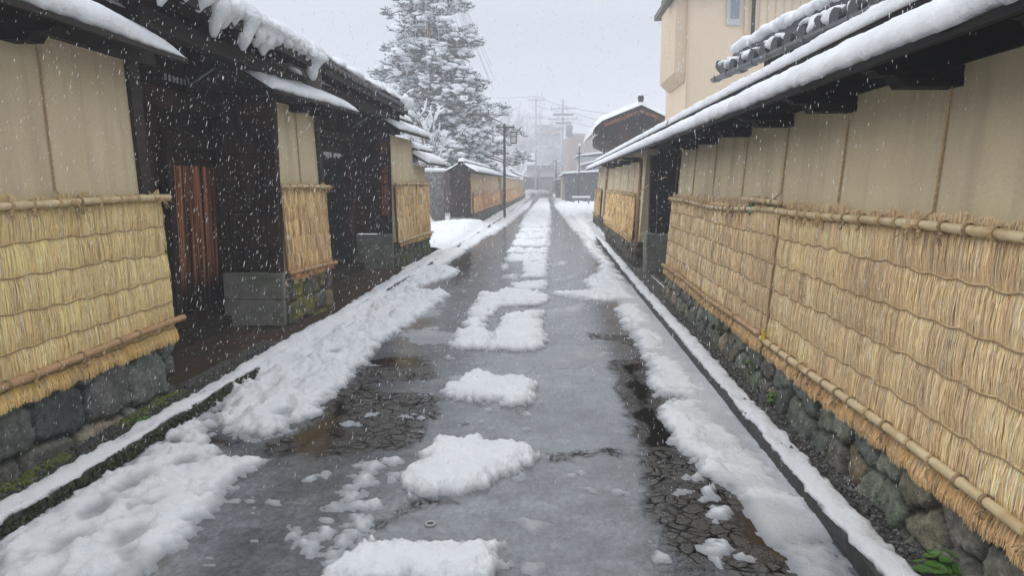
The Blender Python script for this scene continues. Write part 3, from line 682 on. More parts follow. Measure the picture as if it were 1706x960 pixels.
def big_roof(par, ya, yb, xe, ze, run, slope, wood='dark_wood', tiles=True, tile_y=0.26, mat='tile'):
    mb = MB(); xr = xe - run; zr = ze + run * slope
    mb.hexa([(xe, ya, ze - 0.06), (xe, yb, ze - 0.06), (xr, yb, zr - 0.06), (xr, ya, zr - 0.06), (xe, ya, ze), (xe, yb, ze), (xr, yb, zr), (xr, ya, zr)])
    xb = xr - run
    mb.hexa([(xr, ya, zr - 0.06), (xr, yb, zr - 0.06), (xb, yb, ze - 0.06), (xb, ya, ze - 0.06), (xr, ya, zr), (xr, yb, zr), (xb, yb, ze), (xb, ya, ze)])
    rf = mb.build('roof', wood, par)
    for y in np.arange(ya + 0.12, yb - 0.05, 0.36):
        r_ = MB(); r_.hexa([(xe - 0.04, y, ze - 0.13), (xe - 0.04, y + 0.06, ze - 0.13), (xe - 1.3, y + 0.06, ze - 0.13 + 1.26 * slope), (xe - 1.3, y, ze - 0.13 + 1.26 * slope),
                            (xe - 0.04, y, ze - 0.063), (xe - 0.04, y + 0.06, ze - 0.063), (xe - 1.3, y + 0.06, ze - 0.063 + 1.26 * slope), (xe - 1.3, y, ze - 0.063 + 1.26 * slope)])
        r_.build('rafter', wood, rf)
    f = MB(); f.box(xe - 0.01, xe + 0.02, ya - 0.01, yb + 0.01, ze - 0.09, ze + 0.005); f.build('eave_board', 'beam_wood', rf)
    if tiles:
        tb = MB()
        for y in np.arange(ya + 0.08, yb, tile_y):
            a = np.linspace(0, np.pi, 7)
            for k in range(5):
                x0 = xe + 0.06 - k * 0.27; x1 = x0 - 0.28
                P = np.array([[(x, y + (0.062 - 0.006 * (x == x1)) * math.cos(q), ze + 0.012 + (xe - x) * slope + (0.062 - 0.006 * (x == x1)) * math.sin(q)) for q in a] for x in (x0, x1)])
                tb.grid(P)
                if k == 0: tb.add(P[0], [tuple(range(7))])
            tb.box(xe - 0.3, xe + 0.05, y + 0.05, y + tile_y - 0.05, ze + 0.008, ze + 0.03)
        tb.build('tile_row', mat, rf, smooth=False)
    return rf
rfA = big_roof(GA, 4.9, 8.75, -2.62, 2.98, 2.2, 0.42, tiles=False)
FA = Frame(4.9, -2.62, 8.75, -2.62, 1, 0.0)
snow_loft(FA, [(0.0, 2.99), (0.07, 3.0), (0.09, 3.05), (0.05, 3.12), (-0.08, 3.19), (-0.6, 3.38), (-2.2, 3.98), (-2.25, 3.93)], 4.9, 8.8, rfA, amp=0.03, seed=8, freq=3.2, lumps=0.05)
dy_ = 4.95
while dy_ < 8.65:
    big = random.random()
    db = MB()
    L = (0.08 + 0.17 * big) if random.random() < 0.75 else 0.06
    r0 = random.uniform(0.06, 0.105)
    k = 9; tt = np.linspace(0, 1, k)
    P = np.stack([-2.57 - 0.05 * tt + 0.012 * np.sin(tt * 5 + dy_), dy_ + 0.04 * tt * random.uniform(-1, 1) + 0.01 * np.sin(tt * 7), 3.05 - (L + 0.06) * tt], 1)
    db.tube(P, r0 * (1 - 0.78 * tt ** 2.2) * (1 + 0.15 * np.sin(tt * 9 + dy_ * 3)), 9)
    for _ in range(2): db.blob((-2.57, dy_ + random.uniform(-0.06, 0.06), 3.06 - random.uniform(0, L * 0.5)), np.array([0.05, 0.06, 0.05]) * random.uniform(0.8, 1.3), sub=1)
    dy_ += random.uniform(0.12, 0.30)
    db.build('hanging_snow', 'snow', rfA, smooth=True)
d = MB(); d.box(-3.3, -2.7, 4.88, 4.91, 2.83, 3.1); d.build('gable_board', 'grey_wood', rfA)

GB = thing('gatehouse', (-3.9, 11.5, 0), 'farther dark timber gatehouse on the left with round tile eave and black lattice doors', 'gatehouse', 'dark timber gatehouses')
mb = MB(); board_wall(mb, -3.56, 9.31, 13.9, 0.1, 3.26); mb.build('wall', 'dark_wood', GB)
d = MB()
for y in np.arange(11.2, 12.9, 0.075): d.box(-3.55, -3.515, y, y + 0.04, 0.25, 1.95)
d.box(-3.556, -3.54, 11.15, 12.95, 0.25, 1.95)
for z in (0.3, 0.9, 1.5, 1.9): d.box(-3.514, -3.50, 11.15, 12.95, z, z + 0.05)
d.build('door', 'black_wood', GB)
d = MB(); d.box(-3.55, -3.44, 11.0, 11.13, 0.1, 2.2); d.box(-3.55, -3.44, 12.97, 13.1, 0.1, 2.2); d.box(-3.55, -3.435, 11.0, 13.1, 2.3, 2.45); d.build('door_frame', 'dark_wood', GB, bevel=0.006)
d = MB(); d.box(-3.6, -3.4, 9.4, 13.7, 0.0, 0.13); d.build('sill_beam', 'beam_wood', GB, bevel=0.01)
for k in range(14):
    if k in (4, 9): continue
    s_ = MB(); s_.box(-3.555, -3.535, 11.25 + k * 0.115, 11.30 + k * 0.115, 2.03 + 0.03 * (k % 2), 2.11); s_.build('slit', 'slit_light', GB)  # white bars again painted as the light showing through
d = MB(); d.box(-3.0, -2.86, 9.1, 13.9, 2.76, 2.9); d.build('purlin', 'beam_wood', GB, bevel=0.01)
rfB = big_roof(GB, 8.95, 14.2, -2.64, 2.98, 2.2, 0.42, tile_y=0.2)
FB = Frame(8.9, -2.64, 14.2, -2.64, 1, 0.0)
snow_loft(FB, [(-0.12, 3.10), (-0.02, 3.10), (0.0, 3.14), (-0.06, 3.2), (-0.2, 3.26), (-0.6, 3.42), (-2.2, 4.02), (-2.25, 3.95)], 8.95, 14.2, rfB, amp=0.035, seed=9, freq=3.5, lumps=0.08)
d = MB(); d.box(-3.4, -2.68, 8.93, 8.96, 2.72, 3.02); d.build('gable_board', 'grey_wood', rfB)
gw_ = MB(); gw_.hexa([(-2.72, 13.82, 2.5), (-4.84, 13.82, 2.5), (-4.84, 13.9, 2.5), (-2.72, 13.9, 2.5), (-2.72, 13.82, 2.93), (-4.84, 13.82, 3.82), (-4.84, 13.9, 3.82), (-2.72, 13.9, 2.93)]); gw_.build('gable_wall', 'dark_wood', GB)
eb = MB(); eb.blob((-2.62, 14.1, 3.1), (0.1, 0.28, 0.13), sub=2); eb.blob((-2.6, 13.75, 3.05), (0.09, 0.15, 0.12), sub=2); eb.build('corner_snow', 'snow', rfB, smooth=True)

# L3 wall end between the gatehouses
FL3 = Frame(8.05, -2.90, 9.3, -2.76, 1, 0.05)
l3 = thing('earthen_wall', (-3.0, 8.7, 0), 'short earthen wall stub between the two dark gatehouses, concrete blocks and mossy stones beneath', 'wall', 'earthen garden walls')
wall_panel(FL3, 8.12, 9.24, 0.45, 2.5, 0.4, l3)
stone_base(FL3, 8.07, 9.32, 0.60, l3, n0=0.03, n1=0.02, seed=15, cw=0.24, ch=0.24, moss=0.33, mosscol=(0.22, 0.22, 0.03), tint=1.7, back=0.5)
mb = MB(); mb.box(-3.58, -2.90, 7.98, 8.058, 0.02, 0.315); mb.box(-3.58, -2.90, 7.985, 8.058, 0.32, 0.62); mb.build('concrete_block', 'concrete', l3, bevel=0.01)
mb = MB()
for z in np.arange(0.66, 2.4, 0.21): mb.box(-3.58, -2.99, 8.02, 8.05, z, z + 0.197)
mb.box(-3.57, -3.0, 8.053, 8.11, 0.63, 2.55); mb.box(-3.6, -3.46, 7.98, 8.1, 0.625, 2.6); mb.box(-3.06, -2.93, 7.99, 8.118, 0.625, 2.5); mb.build('end_boards', 'dark_wood', l3, bevel=0.004)
wall_roof(FL3, 7.45, 9.85, 2.53, l3, no=0.24, seed=6, st=0.8, wood='beam_wood', taper=0.7)
for y in (8.65, 9.2): bracket(FL3, y, 2.52, l3, no=0.18)
pb = MB(); pb.loft([(0.03, 0.6), (0.03, 2.5), (-0.3, 2.5), (-0.3, 0.6)], [9.243, 9.33], lambda p, y: FL3.p(y, p[1], p[0])); pb.build('post', 'beam_wood', l3)
ST = (0.90, 0.64, 0.34)
straw_mat(FL3, 8.1, 9.28, 0.53, 1.60, 'small square straw mat on the wall stub between the gatehouses', 'straw mats on the left walls', 1.56, 0.60, rows=6, seed=25, tone=ST, ropes=[8.16, 8.72, 9.3], rope_top=2.45, sp=0.0065, width=0.0075, ties=0.17, bamboo='bamboo', low_bamboo='bamboo_old', pole_over=(0.06, 0.06), jitter=0.6, cords=False, curl=0.045, low_tone=(0.85, 0.6, 0.42))

# L5
FL5 = Frame(13.8, -2.81, 16.75, -2.65, 1, 0.04)
l5 = thing('earthen_wall', (-2.9, 15.2, 0), 'left earthen wall beyond the gatehouses with stepped snowy roofs and green mossy footing', 'wall', 'earthen garden walls')
wall_panel(FL5, 13.86, 15.6, 0.4, 2.5, 0.35, l5)
wall_panel(FL5, 15.603, 16.72, 0.4, 1.98, 0.35, l5)
stone_base(FL5, 13.8, 16.78, 0.50, l5, n0=0.03, n1=0.02, seed=16, cw=0.3, ch=0.25, moss=0.30, mosscol=(0.06, 0.10, 0.012), res=0.025, tint=0.8)
mb = MB(); mb.box(-3.75, -2.86, 13.72, 13.80, 0.0, 0.66); mb.build('concrete_block', 'concrete', l5, bevel=0.01)
mb = MB(); mb.box(-3.75, -2.88, 13.76, 13.80, 0.67, 2.62); mb.build('end_boards', 'dark_wood', l5)
mb = MB()
for z in np.arange(1.0, 2.3, 0.2): mb.box(-3.06, -2.94, 13.74, 13.757, z, z + 0.17)
mb.build('batten', 'door_wood', l5, bevel=0.01)
wall_roof(FL5, 13.45, 15.95, 2.56, l5, no=0.2, seed=7, st=1.0, dy=0.06, wood='eave_wood')
wall_roof(FL5, 15.6, 17.6, 2.03, l5, no=0.22, seed=12, st=1.1, dy=0.06, wood='eave_wood')
straw_mat(FL5, 13.83, 16.74, 0.42, 1.64, 'straw mat above green moss on the wall past the gatehouses', 'straw mats on the left walls', 1.60, 0.52, rows=6, seed=26, tone=tuple(np.array(ST) * 1.05), sp=0.011, width=0.012, ties=0.3, pole_over=(0.1, 0.1), cords=False, jitter=0.5, curl=0.045)

# stone block wall behind the yard
mb = MB(); rg_ = random.Random(3)
for r_ in range(9):
    x = -6.2 - (r_ % 2) * 0.3
    while x < -4.15:
        x2 = x + rg_.uniform(0.45, 0.75); mb.box(x, min(x2, -4.12) - 0.012, 30.0, 30.25 + rg_.uniform(0, 0.02), r_ * 0.235, r_ * 0.235 + 0.224); x = x2
bw = mb.build('block_wall', 'block_wall', None, bevel=0.01)
tag(bw, 'grey stone block wall behind the snowy yard on the left', 'wall')
FBW = Frame(-6, 30, 0, 30, -1, 0)
mb = MB()
for x in np.linspace(-6.1, -4.2, 14): mb.blob((x, 30.1, 2.14), (0.2, 0.2, 0.09), sub=1, amp=0.1)
mb.build('snow_cap', 'snow', bw, smooth=True)

# L7 long wall
FL7 = Frame(28.8, -2.85, 43.2, -2.72, 1, 0.03)
FL8 = Frame(43.3, -2.55, 84.0, -2.35, 1, 0.03)
l7 = thing('earthen_wall', (-3.0, 36, 0), 'long far left earthen wall starting with a dark lattice end, behind the lamp post', 'wall', 'earthen garden walls')
wall_panel(FL7, 28.85, 43.2, 0.4, 2.0, 0.35, l7, mat='plaster_old')
stone_base(FL7, 28.8, 43.2, 0.45, l7, n0=0.04, n1=0.03, seed=17, cw=0.5, ch=0.3, res=0.05, moss=0.3, mosscol=(0.07, 0.08, 0.03))
mb = MB(); mb.box(-3.72, -2.92, 28.72, 28.8, 0.3, 2.1)
for x in np.arange(-3.68, -3.0, 0.14): mb.box(x, x + 0.06, 28.69, 28.718, 0.35, 2.0)
for z in (0.5, 1.0, 1.5, 1.95): mb.box(-3.7, -2.94, 28.66, 28.688, z, z + 0.06)
mb.build('lattice_end', 'dark_wood', l7)
mb = MB(); mb.box(-3.75, -2.86, 28.68, 28.8, 0.0, 0.29); mb.build('concrete_block', 'concrete', l7)
wall_roof(FL7, 28.45, 43.4, 2.05, l7, no=0.22, run=0.62, rise=0.34, seed=13, dy=0.12, st=1.1)
OT = (0.80, 0.48, 0.20)
for k, (a, b_) in enumerate([(28.9, 33.5), (33.6, 38.2), (38.3, 43.1)]):
    straw_mat(FL7, a, b_, 0.45, 1.25, ['orange straw mat beside the dark lattice end of the far left wall', 'orange straw mat on the far left wall just behind the lamp post', 'orange straw mat on the far left wall, first past the lamp post'][k], 'straw mats on the far left wall', 1.22, 0.52,
              rows=5, seed=40 + k, tone=OT, sp=0.03, width=0.034, ties=0, cords=False, jitter=0.15, bamboo='bamboo', pole_r=0.014, curl=0.04)
l8 = thing('earthen_wall', (-2.7, 60, 0), 'distant pale stretch of left earthen wall with rows of snowy roofs, reaching toward the street end', 'wall', 'earthen garden walls')
wall_panel(FL8, 43.3, 84, 0.3, 2.0, 0.35, l8, mat='plaster_old')
stone_base(FL8, 43.3, 84, 0.4, l8, n0=0.04, n1=0.03, seed=18, cw=0.7, ch=0.3, res=0.1, moss=0.2)
wall_roof(FL8, 43.0, 62.0, 2.1, l8, no=0.22, run=0.75, rise=0.36, seed=14, dy=0.25, st=1.1)
wall_roof(FL8, 62.3, 84.5, 2.3, l8, no=0.25, run=0.8, rise=0.4, seed=15, dy=0.3, st=1.1)
for k, (a, b_) in enumerate([(43.5, 52), (52.2, 61), (61.2, 72)]):
    straw_mat(FL8, a, b_, 0.4, 1.25, ['nearest orange mat of the distant left wall', 'middle orange mat of the distant left wall', 'farthest orange mat of the distant left wall'][k], 'straw mats on the far left wall', 1.22, 0.5, rows=4, seed=50 + k, tone=OT, sp=0.06, width=0.07, ties=0, cords=False, layers=1, bamboo='bamboo_old', curl=0.04, jitter=0.3)

# ================================================================== GROUND, ROAD, KERBS
YK = np.array([0, 3, 6, 14, 34, 60, 110.0])
XKL = lambda Y: np.interp(Y, YK, [-2.45, -2.42, -2.37, -2.2, -1.98, -1.95, -2.0])
XKR = lambda Y: np.interp(Y, [0, 3, 10.8, 22, 40, 60, 75, 110], [1.30, 1.30, 1.335, 1.45, 1.45, 1.2, 0.95, 0.8])

mb = MB(); mb.add([(-900, -300, -0.03), (900, -300, -0.03), (900, 1500, -0.03), (-900, 1500, -0.03)], [(0, 1, 2, 3)])
structure(mb.build('ground', 'snow'))

Ys = [0.4]
while Ys[-1] < 112: Ys.append(Ys[-1] + max(0.02, Ys[-1] ** 2 / 1900) if Ys[-1] > 2.4 else Ys[-1] + 0.05)
Ys = np.array(Ys); NX = 200
uu = np.linspace(0, 1, NX)
GY = np.repeat(Ys[:, None], NX, 1); GX = XKL(GY) + (XKR(GY) - XKL(GY)) * uu[None]
wx = GX + 0.05 * fbm(GX * 5, GY * 5, 1) + 0.018 * fbm(GX * 22, GY * 22, 2)
wy = GY + 0.07 * fbm(GX * 4 + 30, GY * 4, 3) + 0.025 * fbm(GX * 20 + 9, GY * 20, 4)

def gpoly(pts): return [tuple(at_z(u, v)[:2]) for u, v in pts]
slush = 0.62 + 0.16 * fbm(GX * 1.6, GY * 0.9, 11) + 0.12 * fbm(GX * 7, GY * 5, 12)
def paint(pts, val, soft=0.10, amt=1.0):
    global slush
    d_ = sdf_poly(wx, wy, gpoly(pts)) + 0.10 * fbm(GX * 2.6, GY * 2.0, 15) + 0.05 * fbm(GX * 11, GY * 9, 16); f_ = sstep(-soft, soft, d_) * amt
    slush = slush * (1 - f_) + (val + (0.10 if val > 0.3 else 0.16) * fbm(GX * 3, GY * 2.4, 13) + 0.10 * fbm(GX * 12, GY * 10, 14)) * f_
# light film
paint([(690, 640), (830, 575), (980, 560), (1020, 600), (1055, 720), (1050, 800), (1060, 960), (590, 960), (600, 870), (690, 780), (720, 700)], 0.86, 0.12)
paint([(640, 560), (760, 480), (860, 380), (890, 335), (930, 335), (980, 400), (1040, 500), (1020, 580), (800, 585)], 0.62, 0.2)
paint([(1010, 500), (1065, 505), (1400, 885), (1300, 870), (1100, 690)], 0.85, 0.08)
# open dark stone
paint([(345, 730), (430, 745), (540, 690), (600, 640), (650, 650), (745, 655), (720, 700), (690, 748), (520, 765), (400, 768)], 0.06, 0.06)
paint([(560, 650), (600, 640), (560, 700), (520, 735), (440, 760)], -0.05, 0.06)
paint([(590, 600), (700, 595), (740, 632), (600, 642)], 0.08, 0.06)
paint([(740, 420), (800, 415), (790, 470), (730, 485)], 0.12, 0.3, 0.8)
paint([(1020, 600), (1075, 602), (1100, 680), (1130, 745), (1075, 775), (1045, 690)], -0.25, 0.05)
paint([(1060, 760), (1130, 745), (1220, 830), (1310, 880), (1400, 930), (1420, 960), (1130, 960), (1090, 850)], 0.05, 0.09)
paint([(590, 885), (690, 825), (790, 830), (800, 845), (700, 850), (640, 905)], 0.12, 0.05, 0.8)
paint([(980, 555), (1045, 558), (1080, 605), (1060, 606), (1035, 568), (985, 566)], -0.1, 0.03)
paint([(885, 755), (1025, 745), (1030, 760), (900, 782)], 0.30, 0.03)
paint([(180, 990), (330, 870), (440, 765), (560, 768), (620, 790), (520, 990)], 0.55, 0.12)
paint([(60, 1000), (250, 870), (400, 750), (470, 775), (430, 830), (370, 880), (300, 990)], 1.0, 0.22)
mud = np.zeros_like(GX)
for pts, val in [([(480, 758), (545, 695), (580, 668), (560, 740), (540, 762)], 0.85), ([(345, 735), (420, 745), (400, 765), (360, 762)], 0.8), ([(605, 600), (700, 596), (695, 612), (630, 612)], 0.95),
                 ([(1230, 840), (1310, 880), (1400, 930), (1420, 960), (1320, 960), (1270, 900)], 0.85), ([(1030, 605), (1070, 605), (1095, 680), (1120, 740), (1080, 745), (1055, 690)], 0.5), ([(750, 420), (790, 420), (780, 465), (745, 470)], 0.8)]:
    mud = np.maximum(mud, val * sstep(-0.14, 0.14, sdf_poly(wx, wy, gpoly(pts)) + 0.12 * fbm(GX * 5, GY * 4, 19)))
mb = MB(); mb.grid(np.stack([GX, GY, np.zeros_like(GX) + 0.0], -1)[:, ::-1])
road = mb.build('road', 'road', None, attr={'slush': np.clip(slush[:, ::-1], -0.3, 1.1), 'mud': mud[:, ::-1]}); structure(road)

hs = np.zeros_like(GX)
lump3 = fbm(GX * 38, GY * 30, 35, 2)
lump = fbm(GX * 5.5, GY * 5.5, 30, 4); lump2 = 0.7 * fbm(GX * 14, GY * 12, 31, 4) + 0.5 * fbm(GX * 30, GY * 26, 33, 2)
def heap(pts, Ht, e=0.07, rough=0.5, pts_world=False):
    global hs
    poly = pts if pts_world else gpoly(pts)
    a = np.array(poly); pad = 0.3
    rows = np.where((Ys > a[:, 1].min() - pad - 0.1) & (Ys < a[:, 1].max() + pad + 0.1))[0]
    if len(rows) == 0: return
    sl_ = slice(rows[0], rows[-1] + 1)
    d_ = sdf_poly(wx[sl_], wy[sl_], poly) + 0.055 * lump2[sl_] + 0.03 * lump3[sl_] + 0.06 * lump[sl_]
    p_ = np.clip(d_ / (e * 1.4), 0, 1) ** 0.6
    h_ = Ht * p_ * (1 + rough * lump[sl_] + 0.5 * (0.10 + rough) * lump2[sl_] + 0.14 * lump3[sl_])
    hs[sl_] = np.maximum(hs[sl_], np.where(d_ > 0, np.maximum(h_, 0.004), 0))
# left bank
heap([(-40, 905), (0, 893), (60, 857), (150, 808), (270, 735), (345, 745), (360, 755), (440, 770), (400, 800), (360, 850), (310, 905), (240, 975), (-60, 990)], 0.070, 0.32, 0.9)
heap([(270, 735), (300, 690), (350, 655), (370, 690), (350, 715), (345, 750)], 0.05, 0.1, 0.8)
heap([(360, 690), (372, 655), (440, 615), (520, 570), (610, 508), (700, 445), (765, 452), (690, 482), (748, 492), (705, 530), (640, 568), (610, 600), (590, 630), (530, 690), (440, 727), (372, 722)], 0.075, 0.16, 0.9)
heap([(372, 722), (440, 728), (500, 712), (420, 742)], 0.01, 0.1)
heap([(620, 500), (690, 450), (740, 420), (800, 388), (842, 366), (838, 378), (800, 402), (760, 428), (720, 452)], 0.07, 0.15, 0.8)
heap([(690, 455), (740, 440), (768, 455), (700, 480)], 0.05, 0.1)
heap([(800, 388), (842, 362), (880, 335), (889, 331), (882, 345), (850, 372), (822, 392)], 0.05, 0.15, 0.9)
# chunks on the road
heap([(670, 805), (718, 740), (800, 733), (888, 752), (870, 778), (805, 820), (690, 832)], 0.062, 0.05, 0.35)
heap([(735, 655), (785, 627), (840, 632), (892, 640), (892, 672), (850, 680), (800, 668), (745, 664)], 0.055, 0.05, 0.6)
heap([(545, 952), (600, 915), (680, 908), (820, 910), (832, 975), (535, 990)], 0.055, 0.06, 0.5)
for (u_, v_, r_) in [(560, 840, 16), (545, 870, 18), (530, 895, 20), (575, 905, 22), (580, 820, 18), (605, 800, 20), (620, 780, 18), (550, 925, 26), (600, 870, 14), (625, 840, 12), (510, 915, 16), (650, 795, 14), (655, 770, 12)]:
    heap([(u_ + r_ * 1.2 * math.cos(q), v_ + r_ * 0.7 * math.sin(q)) for q in np.linspace(0, 6.28, 9)[:-1]], 0.024, 0.06, 0.9)
heap([(832, 528), (905, 523), (908, 580), (870, 586), (812, 584)], 0.07, 0.07, 0.5)
heap([(745, 582), (800, 490), (860, 485), (912, 487), (908, 508), (835, 512), (805, 540), (822, 560), (812, 584), (780, 580)], 0.055, 0.09, 0.9)
heap([(868, 440), (912, 437), (914, 463), (866, 464)], 0.06, 0.1, 0.6)
heap([(853, 474), (913, 467), (913, 483), (855, 484)], 0.05, 0.1, 0.8)
heap([(832, 445), (845, 440), (850, 448), (838, 450)], 0.04, 0.1)
heap([(835, 460), (866, 456), (866, 466), (838, 464)], 0.025, 0.1)
for (a, b_, c_, d_) in [(840, 424, 914, 436), (843, 414, 914, 422), (852, 398, 916, 411), (858, 388, 916, 397), (862, 379, 917, 387)]:
    heap([(a, (b_ + d_) / 2 + 2), (a + 8, b_), (c_ - 25, b_ + 1), (c_, b_), (c_ + 1, d_), (c_ - 30, d_ + 1), (a + 4, d_)], 0.05, 0.12, 1.0)
heap([(864, 378), (872, 360), (886, 344), (899, 330), (914, 330), (917, 345), (919, 360), (918, 378), (890, 380)], 0.05, 0.15, 0.9)
heap([(905, 517), (960, 507), (975, 505), (972, 526), (930, 530), (905, 533)], 0.012, 0.1, 0.8)
heap([(915, 465), (965, 455), (967, 464), (920, 471)], 0.02, 0.2, 0.8)
heap([(915, 440), (945, 433), (948, 441), (918, 446)], 0.02, 0.2, 0.8)
# right bank
heap([(1093, 682), (1120, 668), (1172, 672), (1215, 715), (1310, 805), (1400, 885), (1380, 893), (1300, 862), (1240, 838), (1170, 795), (1120, 735)], 0.032, 0.07, 0.3)
heap([(1093, 682), (1115, 672), (1150, 700), (1200, 760), (1230, 810), (1170, 795), (1120, 735)], 0.05, 0.06, 0.5)
heap([(1172, 655), (1200, 665), (1420, 895), (1400, 905), (1310, 850)], 0.024, 0.06, 0.2)
heap([(1074, 612), (1100, 590), (1130, 603), (1175, 650), (1160, 664), (1090, 662), (1080, 640)], 0.04, 0.07, 0.5)
heap([(1022, 512), (1064, 506), (1130, 600), (1090, 605), (1075, 600), (1040, 545)], 0.04, 0.1, 0.7)
heap([(915, 490), (985, 484), (970, 470), (990, 455), (1000, 440), (985, 425), (968, 400), (955, 380), (985, 395), (1030, 450), (1062, 500), (1010, 503), (950, 498)], 0.05, 0.14, 0.7)
heap([(928, 340), (945, 350), (985, 385), (990, 398), (955, 385), (940, 365), (922, 342)], 0.06, 0.2, 0.8)
heap([(918, 327), (930, 338), (940, 365), (925, 345)], 0.05, 0.3, 0.8)
heap([(1285, 905), (1310, 893), (1350, 893), (1400, 930), (1420, 970), (1340, 985), (1300, 940)], 0.016, 0.08, 0.6)
for (u_, v_, r_) in [(1197, 858, 18), (1199, 913, 17), (1162, 800, 9), (1180, 824, 8), (1200, 940, 9), (1235, 930, 7), (1252, 955, 12), (1178, 833, 6)]:
    heap([(u_ + r_ * 1.1 * math.cos(q), v_ + r_ * 0.6 * math.sin(q)) for q in np.linspace(0, 6.28, 9)[:-1]], 0.03, 0.03, 0.6)
rc = np.random.default_rng(77)
for u0, u1, v0, v1, n_ in [(250, 620, 780, 955, 34), (560, 880, 490, 740, 40), (640, 1040, 560, 960, 26), (1040, 1280, 620, 950, 22), (600, 900, 400, 500, 30)]:
    for _ in range(n_):
        u_, v_ = rc.uniform(u0, u1), rc.uniform(v0, v1); c_ = at_z(u_, v_); rad_ = rc.uniform(0.012, 0.045) * (1 if rc.random() < 0.85 else 2.0)
        a0 = rc.uniform(0, 6.28)
        heap([(c_[0] + rad_ * rc.uniform(0.6, 1.3) * math.cos(q), c_[1] + rad_ * rc.uniform(0.6, 1.3) * math.sin(q)) for q in np.linspace(0, 6.28, 8)[:-1]], rc.uniform(0.006, 0.018), 0.03, 0.5, True)
for u_, v_, w_, l_ in [(950, 600, 60, 20), (860, 610, 50, 18), (720, 560, 60, 14), (700, 520, 40, 12), (640, 545, 40, 14)]:
    heap([(u_ + w_ * rc.uniform(0.6, 1.1) * math.cos(q), v_ + l_ * rc.uniform(0.6, 1.1) * math.sin(q)) for q in np.linspace(0, 6.28, 10)[:-1]], 0.008, 0.15, 1.6)
dk = GX - XKL(GY)
rg1 = fbm(GX * 1.5, GY * 1.1, 90, 3); rg2 = fbm(GX * 9, GY * 8, 91, 3)
ridge = (0.115 + 0.03 * rg1 + 0.03 * rg2) * (1 - np.clip((dk - 0.02) / (0.26 + 0.12 * rg1), 0, 1) ** 0.8) * sstep(4.9, 5.6, GY + 0.5 * rg2) * (1 - sstep(27, 34, GY)) * sstep(-0.42, -0.2, fbm(GX * 0.5, GY * 1.3, 92, 2) + 0.2 * rg2)
hs = np.maximum(hs, np.where(ridge > 0.004, ridge, 0))
dr = XKR(GY) - GX
sheet = 0.022 * sstep(0.36, 0.24, dr + 0.10 * rg1 + 0.04 * rg2) * sstep(3.1, 3.3, GY + 0.3 * rg1) * (1 - sstep(11, 13, GY)) * (1 + 0.3 * rg1 + 0.2 * rg2)
hs = np.maximum(hs, np.where(sheet > 0.004, sheet, 0))
hs = np.clip(hs, 0, 0.2)
# footprints and hollows trodden in the left bank
for (u_, v_) in [(240, 800), (300, 780), (160, 860), (420, 690), (450, 650), (500, 640), (520, 600), (420, 640), (470, 690), (560, 590), (590, 560), (640, 530), (120, 910), (220, 900)]:
    c_ = at_z(u_, v_); q_ = np.exp(-(((GX - c_[0]) / 0.08) ** 2 + ((GY - c_[1]) / 0.14) ** 2) ** 2)
    hs = hs * (1 - 0.75 * q_)
V = np.stack([GX, GY, hs + np.where(hs > 0, 0.0, -0.004)], -1)
on = hs > 0.0035
mask = on[:-1, :-1] | on[1:, :-1] | on[:-1, 1:] | on[1:, 1:]
mb = MB(); mb.grid(V[:, ::-1], mask=mask[:, ::-1])
sn = mb.build('snow', 'road_snow', None, smooth=True, attr={'thick': np.clip(hs[:, ::-1] / 0.05, 0, 1)})
tag(sn, 'patchy melting snow lying along the wet street', kind='stuff')

def strip(name, xa, xb, ya, yb, z, mat, amp=0.0, nx=8, dy=0.05, smooth=False, build=True, seed=60, freq=20):
    Yy = np.arange(ya, yb + dy, dy); U = np.linspace(0, 1, nx)
    A = np.array([xa(y) for y in Yy]); B = np.array([xb(y) for y in Yy])
    X = A[:, None] + (B - A)[:, None] * U[None]; Y = np.repeat(Yy[:, None], nx, 1)
    Z = z + amp * fbm(X * freq, Y * freq, seed, 3)
    m_ = MB(); m_.grid(np.stack([X, Y, Z], -1)[:, ::-1]); return m_.build(name, mat, smooth=smooth) if build else m_

def kerb(xf, side, ya, yb, label):
    """xf = road-side edge; side -1 the left kerb"""
    Yy = np.r_[np.arange(ya, min(12, yb), 0.025), np.arange(min(12, yb), min(16, yb), 0.05), np.arange(min(16, yb), yb + 0.4, 0.4)]
    prof = [(0, -0.05), (-0.004, 0.085), (0.012, 0.10), (0.12, 0.10), (0.13, 0.09), (0.13, -0.05)]
    mb = MB(); P = np.array([[(xf(y) + side * p[0] + 0.006 * float(fbm(np.array(y * 9.0), np.array(p[1] * 30), 5)), y, p[1]) for p in prof] for y in Yy])
    mb.grid(P if side > 0 else P[:, ::-1], closed=True)
    k = structure(mb.build('kerb', 'kerb'))
    prof = [(0.004, 0.098), (-0.006, 0.115), (0.012, 0.138), (0.04, 0.150), (0.07, 0.154), (0.10, 0.148), (0.125, 0.132), (0.136, 0.108), (0.128, 0.098)]
    P = np.array([[(xf(y) + side * (p[0] + 0.016 * float(fbm(np.array(y * 17.0), np.array(p[0] * 25 + 9), 38, 3)) + 0.014 * float(fbm(np.array(y * 3.0), np.array(p[0] * 20 + 3), 8)) * (1 if 0.05 < abs(p[0] - 0.065) else 0.2)) , y, p[1] - (p[1] - 0.098) * 0.42 * (1 + 1.3 * float(fbm(np.array(y * 1.3), np.array(1.0), 26))) + (0.022 * float(fbm(np.array(y * 4.0), np.array(p[0] * 12), 6)) if p[1] > 0.1 else 0) + (0.020 * float(fbm(np.array(y * 19.0), np.array(p[0] * 40), 16, 3)) if p[1] > 0.1 else 0)) for p in prof] for y in Yy])
    mb = MB(); mb.grid(P if side > 0 else P[:, ::-1], closed=True)
    mb.build('kerb_snow', 'snow', k, smooth=True)
    return k
kerb(lambda y: float(XKL(y)), -1, 0.6, 86, '')
